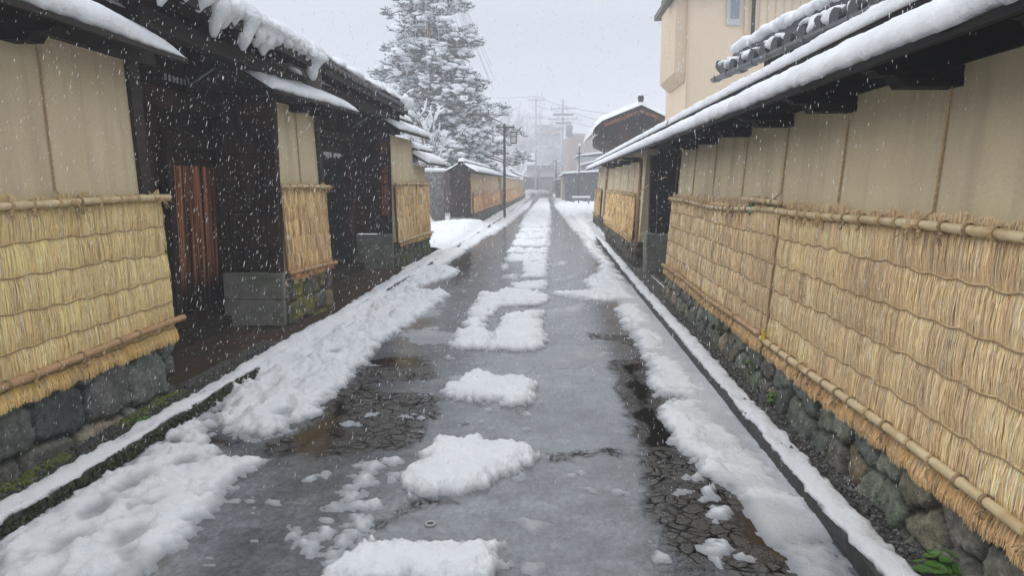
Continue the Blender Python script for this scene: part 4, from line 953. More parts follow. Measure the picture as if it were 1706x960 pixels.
kerb(lambda y: float(XKR(y)), 1, 0.6, 30, '')
# strips between kerb and wall
o = strip('gravel', lambda y: float(XKL(y)) - 0.13, lambda y: FL1.base(5) - 0.02 if y < 30 else float(XKL(y)) - 0.6, 0.6, 7.2, 0.02, 'gravel', 0.012, 18, 0.03); tag(o, 'dark wet gravel strip along the left wall foot', kind='stuff')
o = strip('gravel', lambda y: float(XKR(y)) + 0.13, lambda y: FR1.base(y) + 0.02, 0.6, 29, 0.025, 'gravel', 0.012, 10, 0.04); tag(o, 'dark wet gravel strip along the right wall foot', kind='stuff')
mb = MB(); mb.box(-3.75, -2.55, 5.46, 13.79, -0.04, 0.012); structure(mb.build('pavement', 'slab'))
mb = MB(); mb.box(1.9, 2.6, 10.8, 13.8, -0.04, 0.03); structure(mb.build('pavement', 'slab'))
# pebbles in the gravel
pb_l, pb_r = MB(), MB()
for _ in range(2600):
    y = rng.uniform(2.0, 7.0) ; x = float(XKL(y)) - 0.14 - rng.uniform(0, 0.30); r_ = rng.uniform(0.004, 0.010)
    V_, F_ = ICO[0]; pb_l.add(np.array([x, y, 0.028]) + V_ * r_ * rng.uniform(0.7, 1.3, 3), F_, np.array([1, 0.97, 0.9]) * rng.uniform(0.03, 0.22))
for _ in range(3600):
    y = rng.uniform(2.0, 10.0); x = float(XKR(y)) + 0.14 + rng.uniform(0, 0.22); r_ = rng.uniform(0.004, 0.010)
    V_, F_ = ICO[0]; pb_r.add(np.array([x, y, 0.032]) + V_ * r_ * rng.uniform(0.7, 1.3, 3), F_, np.array([1, 0.98, 0.95]) * rng.uniform(0.03, 0.28))
tag(pb_l.build('pebbles', 'stone', vcol=True), 'loose wet pebbles below the left wall', kind='stuff')
tag(pb_r.build('pebbles', 'stone', vcol=True), 'loose wet pebbles below the right wall', kind='stuff')

# yard snow behind the left kerb (heaped) and along the far sides
def snow_area(xa, xb, ya, yb, nx, ny, hfun, label):
    X, Y = np.meshgrid(np.linspace(xa, xb, nx), np.linspace(ya, yb, ny), indexing='xy')
    Z = hfun(X, Y); m_ = MB(); m_.grid(np.stack([X, Y, Z], -1)[:, ::-1] if False else np.stack([X, Y, Z], -1))
    o = m_.build('snow', 'snow', smooth=True); o.data.flip_normals(); tag(o, label, kind='stuff'); return o
snow_area(-7.5, -2.18, 16.9, 28.7, 70, 110, lambda X, Y: 0.02 + 0.12 * sstep(-2.2, -2.6, X) * (1 + 0.5 * fbm(X * 1.6, Y * 1.2, 70)) + 0.05 * fbm(X * 4, Y * 3, 71) * sstep(-2.2, -2.5, X) + 0.22 * np.exp(-((X + 2.9) / 0.9) ** 2 - ((Y - 26.5) / 2.2) ** 2) + 0.4 * sstep(-4.3, -4.6, X) * sstep(22, 25, Y), 'smooth deep snow in the yard beyond the mossy wall')
def heap_line(X, Y):
    e = X - np.interp(Y, [0, 13.9, 30, 60, 110], [0, 0, 0, 0, 0])
    return 0.02 + 0.10 * (0.6 + fbm(X * 2, Y * 1.0, 75)) + 0.1 * np.clip(fbm(X * 1.2, Y * 0.7, 77), 0, 1)
snow_area(-2.75, -2.1, 9.35, 17.2, 26, 180, lambda X, Y: -0.03 + np.where(X < XKL(Y) - 0.1, 0.12 + 0.04 * fbm(X * 5, Y * 3, 81) - 0.25 * sstep(XKL(Y) - 0.3, XKL(Y) - 0.55, X + 0.1 * fbm(X * 3, Y * 3, 82)) * (Y < 13.7) - 0.1 * sstep(-2.50, -2.58, X), 0.06 + 0.03 * fbm(X * 5, Y * 3, 80)), 'trodden snow ridge beside the gatehouses')
snow_area(0.9, 6.5, 29.3, 110, 40, 200, lambda X, Y: -0.05 + sstep(XKR(Y) - 0.5, XKR(Y) + 0.2, X) * (0.16 + 0.10 * fbm(X * 2, Y * 1.0, 83) + 0.18 * np.clip(fbm(X * 1.2, Y * 0.6, 84), 0, 1)), 'lumpy snow heaped along the far right side of the street')
snow_area(1.25, 1.75, 20.5, 29.5, 14, 90, lambda X, Y: -0.02 + sstep(XKR(Y) - 0.3, XKR(Y), X) * sstep(20.5, 22.5, Y) * (0.2 + 0.10 * fbm(X * 3, Y * 1.2, 85)), 'snow heap against the far end of the right wall')
snow_area(-2.6, -1.75, 28.5, 86, 14, 160, lambda X, Y: -0.06 + sstep(XKL(Y) + 0.25, XKL(Y) - 0.05, X) * (0.13 + 0.06 * fbm(X * 3, Y * 0.8, 86)), 'snow strip along the far left kerb')

# ---------------------------------------------------------------- small plants
def leaf_disc(mb, c, r, tilt, az, n=9, cup=0.25):
    a = np.linspace(0, 2 * np.pi, n, endpoint=False)
    rr = r * (1 + 0.12 * np.sin(a * 3 + az))
    P = np.stack([np.cos(a) * rr, np.sin(a) * rr, cup * r * (1 + 0.3 * np.sin(a * 2))], 1)
    P = np.r_[P, [[0, 0, 0]]]
    ct, st = math.cos(tilt), math.sin(tilt)
    P = P @ np.array([[ct, 0, st], [0, 1, 0], [-st, 0, ct]]).T
    ca, sa = math.cos(az), math.sin(az)
    P = P @ np.array([[ca, -sa, 0], [sa, ca, 0], [0, 0, 1]]).T
    mb.add(P + c, [(k, (k + 1) % n, n) for k in range(n)])
def herb(c, n, rl, spread, h, label, name='weed', upright=False):
    lm, sm = MB(), MB(); c = np.array(c, float)
    t = thing(name, tuple(c), label, 'plant')
    for k in range(n):
        a = rng.uniform(0, 6.28); rr = spread * math.sqrt(rng.random()); zz = h * (0.35 + 0.65 * rng.random()) * (1 - 0.5 * rr / spread)
        p = c + np.array([rr * math.cos(a), rr * math.sin(a), zz])
        sm.tube([c + (p - c) * np.array([0.2, 0.2, 0]), (c + p) / 2 + np.array([0, 0, zz * 0.1]), p], 0.0018, 4)
        leaf_disc(lm, p, rl * rng.uniform(0.6, 1.2), rng.uniform(0.1, 0.7), a)
    lm.build('leaves', 'leaf', t, smooth=True); sm.build('stalks', 'moss', t)
    return t
c = at_z(1562, 962, 0.06); herb((1.575, c[1], 0.02), 34, 0.028, 0.10, 0.16, 'bright green round leaved plant at the foot of the right stone wall, bottom corner', 'leafy_plant')
c = at_z(1275, 672, 0.05); herb((1.615, c[1], 0.02), 20, 0.018, 0.07, 0.16, 'small green weed climbing the right stone footing, below the mat strip')
c = at_z(1262, 640, 0.05); herb((1.62, c[1] + 0.1, 0.1), 12, 0.018, 0.04, 0.16, 'thin green sprig above the small weed on the right footing')
for k, (u_, v_, n_, s_, lab) in enumerate([(150, 772, 26, 0.13, 'low yellowish green weed patch under the left stones'), (235, 700, 16, 0.07, 'green weed tuft nearest the mossy corner stone on the left'), (20, 835, 18, 0.1, 'green weed at the left picture edge under the stones'), (90, 800, 14, 0.08, 'sparse weed between the left edge and the yellowish patch')]):
    c = at_z(u_, v_, 0.03); herb((c[0], c[1], 0.02), n_, 0.016, s_, 0.05, lab)
# ivy on the left kerb face
iv = MB()
for _ in range(2600):
    y = rng.uniform(2.6, 7.6)
    if vnoise(np.array(y * 2.3), np.array(0.5), 91) + 0.25 * (y < 5.6) < 0.45: continue
    z = rng.uniform(0.0, 0.10); p = np.array([float(XKL(y)) + 0.004 + rng.uniform(0, 0.02), y, z])
    leaf_disc(iv, p, rng.uniform(0.006, 0.014), 1.2 + rng.normal(0, 0.4), rng.normal(0, 0.5), 5)
tag(iv.build('ivy', 'ivy'), 'dark small leaved ivy and moss on the face of the left kerb', kind='stuff')
# moss at the foot of the left wall
mo = MB()
for _ in range(900):
    y = rng.uniform(2.6, 5.4); x = -2.84 + abs(rng.normal(0, 0.05))
    if vnoise(np.array(y * 3.0), np.array(2.5), 92) < 0.42: continue
    mo.blob((x, y, 0.025), np.array([0.016, 0.02, 0.010]) * rng.uniform(0.5, 1.3), sub=0)
tag(mo.build('moss', 'moss', smooth=True), 'yellow green moss along the foot of the near left wall', kind='stuff')
# valve cover in the road
c = at_z(717, 875)
t = thing('valve_cover', (c[0], c[1], 0.0), 'small round pale ringed nozzle cover in the road, nearest', 'road cover', 'nozzle covers in the road')
k = MB(); a = np.linspace(0, 2 * np.pi, 25); k.tube([(c[0] + 0.022 * math.cos(q), c[1] + 0.022 * math.sin(q), 0.004) for q in a], 0.006, 6, cap=False); k.build('ring', 'pole_concrete', t, smooth=True)
k = MB(); k.tube([(c[0], c[1], -0.01), (c[0], c[1], 0.006)], 0.019, 14); k.build('cap', 'black_metal', t)
c = at_z(775, 706)
t = thing('valve_cover', (c[0], c[1], 0.0), 'faint nozzle cover in the road beside the middle snow chunk', 'road cover', 'nozzle covers in the road')
k = MB(); k.tube([(c[0] + 0.02 * math.cos(q), c[1] + 0.02 * math.sin(q), 0.004) for q in a], 0.005, 6, cap=False); k.build('ring', 'pole_concrete', t, smooth=True)
k = MB(); k.tube([(c[0], c[1], -0.01), (c[0], c[1], 0.004)], 0.014, 14); k.build('cap', 'black_metal', t)

# ================================================================== STREET LAMPS AND POLES
def lamp(x, y, h, label, arm=0.42, detail=True):
    t = thing('street_lamp', (x, y, 0), label, 'street lamp', 'street lamps')
    m_ = MB(); m_.box(x - 0.055, x + 0.055, y - 0.055, y + 0.055, 0, h); m_.build('post', 'black_metal', t, bevel=0.008)
    m_ = MB(); m_.box(x + 0.057, x + arm + 0.06, y - 0.035, y + 0.035, h - 0.16, h - 0.09); m_.box(x - 0.07, x + 0.07, y - 0.07, y + 0.07, h + 0.002, h + 0.03); m_.build('arm', 'black_metal', t)
    cx = x + arm
    L = MB(); L.box(cx - 0.17, cx + 0.17, y - 0.17, y + 0.17, h - 0.36, h - 0.32); L.box(cx - 0.14, cx + 0.14, y - 0.14, y + 0.14, h - 0.86, h - 0.83)
    for sx in (-1, 1):
        for sy in (-1, 1): L.box(cx + sx * 0.13 - 0.015, cx + sx * 0.13 + 0.015, y + sy * 0.13 - 0.015, y + sy * 0.13 + 0.015, h - 0.83, h - 0.36)
    L.box(cx - 0.012, cx + 0.012, y - 0.012, y + 0.012, h - 0.32, h - 0.16)
    L.box(cx - 0.145, cx + 0.145, y - 0.146, y - 0.132, h - 0.56, h - 0.54)
    ln = L.build('lantern', 'black_metal', t)
    G = MB(); G.box(cx - 0.112, cx + 0.112, y - 0.112, y + 0.112, h - 0.825, h - 0.365); G.build('lamp_glass', 'lamp_glass', ln)
    s_ = MB(); s_.blob((cx, y, h - 0.31), (0.15, 0.15, 0.035), sub=1, amp=0.1); s_.build('lamp_snow', 'snow', ln, smooth=True)
    return t
lamp(-1.92, 34.4, 4.28, 'black street lamp with hanging lantern standing at the left kerb')
lamp(0.98, 74.5, 3.95, 'dim distant street lamp on the far right of the street with lantern turned left', -0.42)
t = thing('sign_pole', (2.43, 55.8, 0), 'thin dark pole with snow on its tip, in front of the dark sided house', 'pole')
m_ = MB(); m_.tube([(2.43, 55.8, 0), (2.43, 55.8, 4.4)], 0.05, 8); m_.build('post', 'black_metal', t, smooth=True)
m_ = MB(); m_.blob((2.43, 55.8, 4.45), (0.09, 0.09, 0.10), sub=1, amp=0.1); m_.build('snow_tip', 'snow', t, smooth=True)
m_ = MB(); m_.box(2.25, 2.6, 55.7, 55.78, 3.75, 3.85); m_.build('bracket_arm', 'black_metal', t)

def util_pole(x, y, h, label, arms, transformer=False):
    t = thing('utility_pole', (x, y, 0), label, 'utility pole', 'utility poles')
    m_ = MB(); m_.tube([(x, y, 0), (x, y, h)], [0.15, 0.10], 8); m_.build('post', 'pole_concrete', t, smooth=True)
    for z, w in arms:
        m_ = MB(); m_.box(x - w, x + w, y - 0.22, y - 0.14, z, z + 0.12)
        for q in np.linspace(-w + 0.1, w - 0.1, 4): m_.box(x + q - 0.05, x + q + 0.05, y - 0.22, y - 0.14, z + 0.121, z + 0.35)
        m_.build('crossarm', 'pole_concrete', t)
        s_ = MB(); s_.box(x - w, x + w, y - 0.24, y - 0.12, z + 0.36, z + 0.42); s_.build('arm_snow', 'snow', t)
    if transformer:
        for s_ in (1.0,):
            m_ = MB(); m_.tube([(x + 0.75 * s_, y, h * 0.62), (x + 0.75 * s_, y, h * 0.62 + 1.4)], 0.42, 10); m_.build('transformer', 'grey_render', t, smooth=True)
        m_ = MB(); m_.box(x - 1.2, x + 1.3, y - 0.1, y + 0.1, h * 0.83, h * 0.83 + 0.3); m_.box(x - 0.9, x + 1.0, y - 0.1, y + 0.1, h * 0.75, h * 0.75 + 0.2); m_.build('switch_gear', 'grey_render', t)
    return t
p1 = at_y(893, 160, 105); p2 = at_y(938, 165, 92)
util_pole(p1[0], 105, p1[2], 'plain utility pole left of the grey building, thin and pale', [(p1[2] - 0.6, 1.2), (p1[2] - 3.0, 1.0)])
util_pole(p2[0], 92, p2[2], 'utility pole crowded with crossarms and a transformer drum, before the brown building', [(p2[2] - 1.2, 1.5), (p2[2] - 2.4, 1.8), (p2[2] - 3.6, 1.3)], True)
def wire(a, b_, sag, label):
    a, b_ = np.array(a), np.array(b_); tt = np.linspace(0, 1, 24)
    P = a + (b_ - a) * tt[:, None]; P[:, 2] -= sag * 4 * tt * (1 - tt)
    m_ = MB(); m_.tube(P, 0.028, 5); tag(m_.build('power_line', 'grey_render', smooth=True), label, 'power line', 'overhead power lines')
wire(at_y(800, 161, 118), at_y(893, 160, 105), 0.2, 'power line running left from the plain utility pole over the bare trees')
wire(at_y(893, 160, 105), at_y(1110, 190, 60), 0.8, 'highest power line sagging right from the plain pole to the gable roof')
wire(at_y(893, 175, 105), at_y(938, 185, 92), 0.2, 'upper short wire between the two utility poles')
wire(at_y(893, 192, 105), at_y(938, 200, 92), 0.2, 'lower short wire between the two utility poles')
wire(at_y(938, 180, 92), at_y(1100, 212, 60), 0.5, 'middle power line running right from the crowded pole')
wire(at_y(938, 198, 92), at_y(1090, 215, 60), 0.5, 'lowest power line running right from the crowded pole')

# ================================================================== BUILDINGS
# beige building
BY = 24.0
def bx(u, Y=BY): return at_y(u, 306, Y)[0]
def bz(v, Y=BY): return at_y(910, v, Y)[2]
bb = thing('building', (8, BY + 5, 0), 'tall beige rendered building with a jutting bay behind the right wall', 'building')
xw = bx(1137)
mb = MB(); mb.box(xw, 16, BY, BY + 3.9, 0, 7.7); mb.build('wall', 'beige', bb)
mb = MB(); x0, x1 = xw - 0.36, xw - 0.003; zb = bz(137); zc_ = bz(122); ya_, yb_ = BY + 0.05, BY + 3.0
mb.hexa([(x1 - 0.05, ya_ + 0.1, zb), (x1, ya_ + 0.1, zb), (x1, yb_, zb), (x1 - 0.05, yb_, zb), (x0, ya_, zc_), (x1, ya_, zc_), (x1, yb_, zc_), (x0, yb_, zc_)])
mb.box(x0, x1, ya_, yb_, zc_ + 0.002, 7.36); mb.build('bay', 'beige_dark', bb)
mb = MB(); mb.tube([(xw + 0.02, BY - 0.02, 0), (xw + 0.02, BY - 0.02, 7.5)], 0.025, 6); mb.build('downpipe', 'beige_dark', bb)
mb = MB(); mb.box(x0 - 0.12, 16.3, BY - 0.35, BY + 4.0, 7.42, 7.6); mb.box(x0 - 0.26, x0 - 0.122, BY - 0.4, BY + 1.4, 7.26, 7.5); mb.build('eave', 'grey_wood', bb)
wf = MB(); a, b_ = bx(1199), bx(1222); wf.box(a, b_, BY - 0.06, BY + 0.03, bz(45), 7.4); wfo = wf.build('window', 'light_render', bb)
wf = MB(); wf.box(a + 0.12, b_ - 0.05, BY - 0.075, BY - 0.063, bz(34), 7.35); wf.build('pane', 'glass', wfo)
for u_ in (1228, 1240):
    m_ = MB(); m_.box(bx(u_), bx(u_) + 0.09, BY - 0.08, BY - 0.003, bz(60), 7.44); m_.build('downpipe', 'beige_dark' if u_ == 1228 else 'beam_wood', bb)
for u_ in np.arange(1252, 1340, 13):
    m_ = MB(); m_.box(bx(u_), bx(u_) + 0.03, BY - 0.02, BY - 0.003, bz(70), 7.44); m_.build('batten', 'beige_dark', bb)

# tiled house roof behind the right wall
A_, B_ = np.array([3.15, 13.9, 3.50]), np.array([3.95, 4.6, 3.50])
th = thing('house', (6, 10, 0), 'dark house behind the right wall with snowy round tiled roof, curled eave tip and gutter', 'house')
dirE = (B_ - A_) / np.linalg.norm(B_ - A_); inn = np.array([dirE[1] * -1, dirE[0], 0]); inn = inn if inn[0] > 0 else -inn
LE = np.linalg.norm(B_ - A_)
def hp(s_, d_, z): return A_ + dirE * s_ + inn * d_ + np.array([0, 0, z])
SLP = 0.78
mb = MB(); q = [hp(0.7, 0.5, -3.5), hp(LE, 0.5, -3.5), hp(LE, 4, -3.5), hp(0.7, 4, -3.5)]
mb.hexa(q + [p_ + np.array([0, 0, 3.7]) for p_ in q]); mb.build('wall', 'dark_siding', th)
mb = MB(); mb.hexa([hp(0.1, 0, -0.05), hp(LE, 0, -0.05), hp(LE, 0.8, 0.8 * SLP - 0.05), hp(0.1, 0.8, 0.8 * SLP - 0.05), hp(0.1, 0, 0.02), hp(LE, 0, 0.02), hp(LE, 0.8, 0.8 * SLP + 0.02), hp(0.1, 0.8, 0.8 * SLP + 0.02)])
rf = mb.build('roof', 'tile', th)
tb = MB(); a = np.linspace(0, np.pi, 8)
for s_ in np.arange(0.35, LE, 0.46):
    P = np.array([[hp(s_ + 0.115 * math.cos(q_), d_ - 0.06, 0.03 + d_ * SLP + 0.115 * math.sin(q_)) for q_ in a] for d_ in (0, 0.2, 0.4)])
    tb.grid(P); tb.add(P[0], [tuple(range(8))])
    ring = [hp(s_ + 0.13 * math.cos(q_), -0.10, 0.07 + 0.13 * math.sin(q_)) for q_ in np.linspace(0, 2 * np.pi, 12, endpoint=False)]
    ring2 = [p_ + inn * 0.05 for p_ in ring]
    tb.add(ring + ring2, [tuple(range(12))] + [(k, (k + 1) % 12, 12 + (k + 1) % 12, 12 + k) for k in range(12)])
tb.build('tile_row', 'tile', rf, smooth=False)
for s_ in np.arange(0.35 + 0.23, LE, 0.46):
    sb = MB(); sb.blob(hp(s_ + rng.normal(0, 0.02), 0.05 + rng.normal(0, 0.02), 0.15), np.array([0.14, 0.15, 0.10]) * rng.uniform(0.75, 1.2), sub=2); sb.build('roof_snow', 'snow', rf, smooth=True)
    if rng.random() < 0.5:
        sb = MB(); sb.blob(hp(s_ + 0.23, 0.0, 0.215), np.array([0.11, 0.10, 0.05]) * rng.uniform(0.75, 1.2), sub=2); sb.build('roof_snow', 'snow', rf, smooth=True)
rdg = MB(); rdg.hexa([hp(0.02, 0.2, 0.08), hp(LE, 0.2, 0.08), hp(LE, 0.48, 0.2), hp(0.02, 0.48, 0.2), hp(0.02, 0.2, 0.43), hp(LE, 0.2, 0.43), hp(LE, 0.48, 0.43), hp(0.02, 0.48, 0.43)]); ro = rdg.build('ridge', 'tile', rf)
sb = MB(); ss = np.linspace(0.42, LE, 150)
for s_ in np.arange(0.08, LE, 0.16): sb.blob(hp(s_, 0.32 + rng.normal(0, 0.02), 0.51 + rng.normal(0, 0.014)), np.array([0.20, 0.22, 0.125]) * rng.uniform(0.85, 1.12), sub=2, amp=0.12)
sb.build('ridge_snow', 'snow', ro, smooth=True)
gt = MB(); ga = np.linspace(math.pi, 2 * math.pi, 7)
gt.grid(np.array([[hp(s_, -0.15 + 0.075 * math.cos(q_), -0.03 + 0.075 * math.sin(q_)) for q_ in ga] for s_ in (0.05, LE)]))
gt.grid(np.array([[hp(s_, -0.15 + 0.068 * math.cos(q_), -0.03 + 0.068 * math.sin(q_)) for q_ in ga] for s_ in (0.05, LE)])[:, ::-1])
for s_ in np.arange(0.3, LE, 0.6): gt.tube([hp(s_, -0.235, 0.0), hp(s_, -0.22, -0.09), hp(s_, -0.15, -0.115), hp(s_, -0.03, -0.04)], 0.008, 5)
gt.build('gutter', 'gutter', rf, smooth=False)
ct = MB(); ct.tube([hp(0.45, 0.1, 0.1), hp(0.2, 0.06, 0.10), hp(0.0, 0.03, 0.13), hp(-0.14, 0.0, 0.22), hp(-0.17, 0.0, 0.30)], [0.09, 0.095, 0.09, 0.08, 0.06], 9); ct.build('eave_tip', 'tile', rf, smooth=True)
st_ = MB(); st_.blob(hp(0.05, 0.03, 0.24), (0.11, 0.16, 0.06), sub=2); st_.blob(hp(0.35, 0.1, 0.24), (0.13, 0.2, 0.08), sub=2); st_.build('tip_snow', 'snow', rf, smooth=True)
og = MB(); og.tube([hp(0.0, 0.32, 0.12), hp(-0.05, 0.32, 0.32), hp(0.0, 0.32, 0.46)], [0.15, 0.17, 0.09], 8); og.build('ridge_end_tile', 'tile', ro, smooth=True)

# gabled roof house at the far end of the right wall
GY_ = 31.0
gh = thing('house', (5, GY_ + 3, 0), 'dark gabled house with snow on its curved roof, beyond the end of the right wall', 'house')
def gx(u): return at_y(u, 306, GY_)[0]
def gz(v): return at_y(910, v, GY_)[2]
ap = (gx(1063), gz(180)); le = (gx(988), gz(213)); re_ = (gx(1150), gz(222))
pts = [(gx(1026), 0), (gx(1026), gz(243)), (gx(1004), gz(232)), (gx(1003), gz(215)), (ap[0], ap[1] - 0.25), (gx(1130), gz(215)), (gx(1130), 0)]
mb = MB(); k = len(pts); V_ = [(p[0], GY_ + 0.3, p[1]) for p in pts] + [(p[0], GY_ + 7, p[1]) for p in pts]
mb.add(V_, [tuple(range(k - 1, -1, -1)), tuple(range(k, 2 * k))] + [(i, (i + 1) % k, k + (i + 1) % k, k + i) for i in range(k)]); mb.build('wall', 'dark_wood', gh)
def slab(mb, x0, z0, x1, z1, ya, yb, t_):
    mb.hexa([(x0, ya, z0), (x1, ya, z1), (x1, yb, z1), (x0, yb, z0), (x0, ya, z0 + t_), (x1, ya, z1 + t_), (x1, yb, z1 + t_), (x0, yb, z0 + t_)])
mb = MB(); lm_ = (gx(1000), gz(205))
slab(mb, le[0], le[1] - 0.2, lm_[0], lm_[1] - 0.12, GY_ - 0.4, GY_ + 7, 0.16); slab(mb, lm_[0], lm_[1] - 0.12, ap[0], ap[1] - 0.1, GY_ - 0.4, GY_ + 7, 0.16); slab(mb, ap[0], ap[1] - 0.1, re_[0], re_[1] - 0.1, GY_ - 0.4, GY_ + 7, 0.16)
rfg = mb.build('roof', 'dark_wood', gh)
mb = MB(); slab(mb, gx(1003), gz(213), ap[0], gz(190), GY_ - 0.45, GY_ - 0.402, 0.13); slab(mb, ap[0], gz(190), re_[0], gz(223), GY_ - 0.45, GY_ - 0.402, 0.13); mb.build('barge_board', 'door_wood', rfg)
Xs = np.concatenate([np.linspace(le[0] - 0.1, ap[0], 30), np.linspace(ap[0], re_[0], 26)[1:]])
zt = np.interp(Xs, [le[0] - 0.1, le[0], lm_[0], ap[0], re_[0]], [le[1] - 0.27, le[1] - 0.02, lm_[1] + 0.05, ap[1] + 0.07, re_[1] + 0.07])
Yr = np.linspace(GY_ - 0.5, GY_ + 7, 30); XX, YY = np.meshgrid(Xs, Yr)
edge = np.minimum(1, np.sqrt(np.clip((YY - (GY_ - 0.5)) / 0.35, 0, 1)))
top = zt[None] + (0.22 + 0.05 * fbm(XX * 2, YY * 2, 44)) * edge * np.minimum(1, np.sqrt(np.clip((XX - Xs[0]) / 0.3, 0, 1)))
mb = MB(); mb.grid(np.stack([XX, YY, top], -1))
low = zt.copy(); mb.grid(np.stack([np.stack([Xs, Xs * 0 + GY_ - 0.5, low - 0.002], -1), np.stack([Xs, Xs * 0 + GY_ - 0.5, low + 0.0], -1)], 0))
mb.build('roof_snow', 'snow', rfg, smooth=True)
mb = MB(); mb.tube([(ap[0], GY_ - 0.25, ap[1] + 0.22), (ap[0], GY_ - 0.25, ap[1] + 0.36), (ap[0], GY_ - 0.25, ap[1] + 0.46)], [0.10, 0.13, 0.10], 12); mb.build('ridge_end_tile', 'tile', rfg, smooth=True)
mb = MB(); mb.blob((ap[0], GY_ - 0.25, ap[1] + 0.47), (0.11, 0.12, 0.06), sub=2, amp=0.1); mb.build('ridge_snow', 'snow', rfg, smooth=True)

# far low houses on the right
def shed(x0, x1, ya, yb, h, ridge, mat, label, name='house', snow=0.18):
    t = thing(name, ((x0 + x1) / 2, (ya + yb) / 2, 0), label, 'house')
    m_ = MB(); m_.box(x0, x1, ya, yb, 0, h); m_.build('wall', mat, t)
    m_ = MB(); slab(m_, x0 - 0.3, h - 0.02, x1 + 0.2, h + ridge, ya - 0.3, yb + 0.3, 0.08); r_ = m_.build('roof', 'eave_wood', t)
    m_ = MB(); slab(m_, x0 - 0.32, h + 0.062, x1 + 0.2, h + ridge + 0.082, ya - 0.32, yb + 0.3, snow); m_.build('roof_snow', 'snow', r_, bevel=0.06)
    return t
def px2(u, Y): return at_y(u, 306, Y)[0]
def pz2(v, Y): return at_y(910, v, Y)[2]
shed(px2(944, 63), px2(976, 63) + 3, 63, 72, pz2(291, 63), 0.25, 'dark_siding', 'low dark grey boarded house with a flat snowy roof behind the thin pole')
shed(px2(936, 70), px2(944, 68), 69, 75, pz2(296, 69), 0.15, 'plaster', 'small tan walled shed left of the low dark grey house', 'shed')
shed(px2(928, 76), px2(937, 76), 76, 84, pz2(302, 76), 0.15, 'dark_siding', 'small dark shed farthest along the right side, beside the dim lamp', 'shed')
shed(px2(972, 74), px2(1010, 74) + 2, 74, 78, pz2(277, 74), 1.2, 'grey_render', 'grey roofed house with stepped snowy slopes under the brown building')
shed(px2(965, 80), px2(1010, 80) + 3, 79, 86, pz2(262, 80), 0.7, 'light_render', 'pale house with bright snowy roof in front of the brown building')
# brown building
b2 = thing('building', (5, 95, 0), 'square brown grey rendered building with slanted corner, right of the street end', 'building')
Y0 = 92.0
mb = MB(); x0, xm, x1 = px2(936, 100), px2(951, Y0), px2(1010, Y0)
q = [(x0, 104, 0), (xm, Y0, 0), (x1 + 4, Y0, 0), (x1 + 4, 104, 0)]
zt_ = [pz2(236, 104), pz2(223, Y0), pz2(223, Y0), pz2(223, 104)]
mb.hexa(q + [(p[0], p[1], z) for p, z in zip(q, zt_)]); mb.build('wall', 'brown_render', b2)
mb = MB(); mb.box(xm, x1 + 4, Y0 + 0.1, Y0 + 0.5, zt_[1] + 0.002, zt_[1] + 0.15); mb.build('roof_snow', 'snow', b2)
mb = MB(); mb.tube([(x1 - 1.6, Y0 + 2, zt_[1]), (x1 - 1.6, Y0 + 2, zt_[1] + 1.3)], 0.05, 5); mb.tube([(x1 - 0.6, Y0 + 2, zt_[1]), (x1 - 0.6, Y0 + 2, zt_[1] + 1.1)], 0.05, 5); mb.build('antenna', 'grey_render', b2)
# grey building behind
b3 = thing('building', (1, 135, 0), 'tall faint grey building with pale floor bands behind the street end gate', 'building')
Y3 = 132.0
mb = MB(); mb.box(px2(893, Y3), px2(934, Y3), Y3, Y3 + 14, 0, pz2(208, Y3)); mb.build('wall', 'grey_render', b3)
for v_ in (218, 242, 266):
    mb = MB(); mb.box(px2(893, Y3) - 0.2, px2(934, Y3) + 0.1, Y3 - 0.25, Y3 - 0.003, pz2(v_ + 4, Y3), pz2(v_, Y3)); mb.build('floor_band', 'light_render' if v_ != 218 else 'drum', b3)
for v_ in (232, 256):
    for k in range(3):
        a = px2(898 + k * 12, Y3); mb = MB(); mb.box(a, a + 0.85, Y3 - 0.06, Y3 - 0.003, pz2(v_ + 6, Y3), pz2(v_ - 6, Y3)); mb.build('window', 'glass', b3)
# hall at the street end
b4 = thing('building', (0, 112, 0), 'dark wide low hall with a pale upper wall band closing the end of the street', 'building')
Y4 = 108.0
mb = MB(); mb.box(px2(872, Y4), px2(936, Y4), Y4, Y4 + 10, 0, pz2(289, Y4)); mb.build('wall', 'dark_siding', b4)
mb = MB(); mb.box(px2(875, Y4), px2(896, Y4), Y4 - 0.2, Y4 - 0.003, pz2(295, Y4), pz2(284, Y4)); mb.box(px2(898, Y4), px2(924, Y4), Y4 - 0.2, Y4 - 0.003, pz2(295, Y4), pz2(284, Y4)); mb.build('upper_band', 'light_render', b4)
mb = MB(); mb.box(px2(878, Y4), px2(924, Y4), Y4 - 0.5, Y4 + 10.5, pz2(284, Y4) + 0.003, pz2(275, Y4)); rr_ = mb.build('roof', 'grey_render', b4)
mb = MB(); mb.box(px2(878, Y4), px2(924, Y4), Y4 - 0.45, Y4 + 10.4, pz2(275, Y4) + 0.003, pz2(275, Y4) + 0.2); mb.build('roof_snow', 'snow', rr_)
mb = MB(); mb.box(px2(900, Y4), px2(920, Y4), Y4 - 0.12, Y4 - 0.003, 0.1, pz2(298, Y4)); mb.build('shutter', 'grey_render', b4)
mb = MB(); mb.box(px2(897, Y4), px2(897, Y4) + 0.25, Y4 - 0.35, Y4 - 0.125, 0, pz2(284, Y4)); mb.build('pillar', 'grey_render', b4)
mb = MB()
for k in range(9): mb.blob((px2(880, 100) + k * 0.3, 100 + rng.normal(0, 0.4), 0.3), np.array([0.6, 0.5, 0.55]) * rng.uniform(0.6, 1.1), sub=1)
tag(mb.build('shrub', 'twig', smooth=True), 'snow covered rounded shrub in front of the hall at the street end', 'shrub')
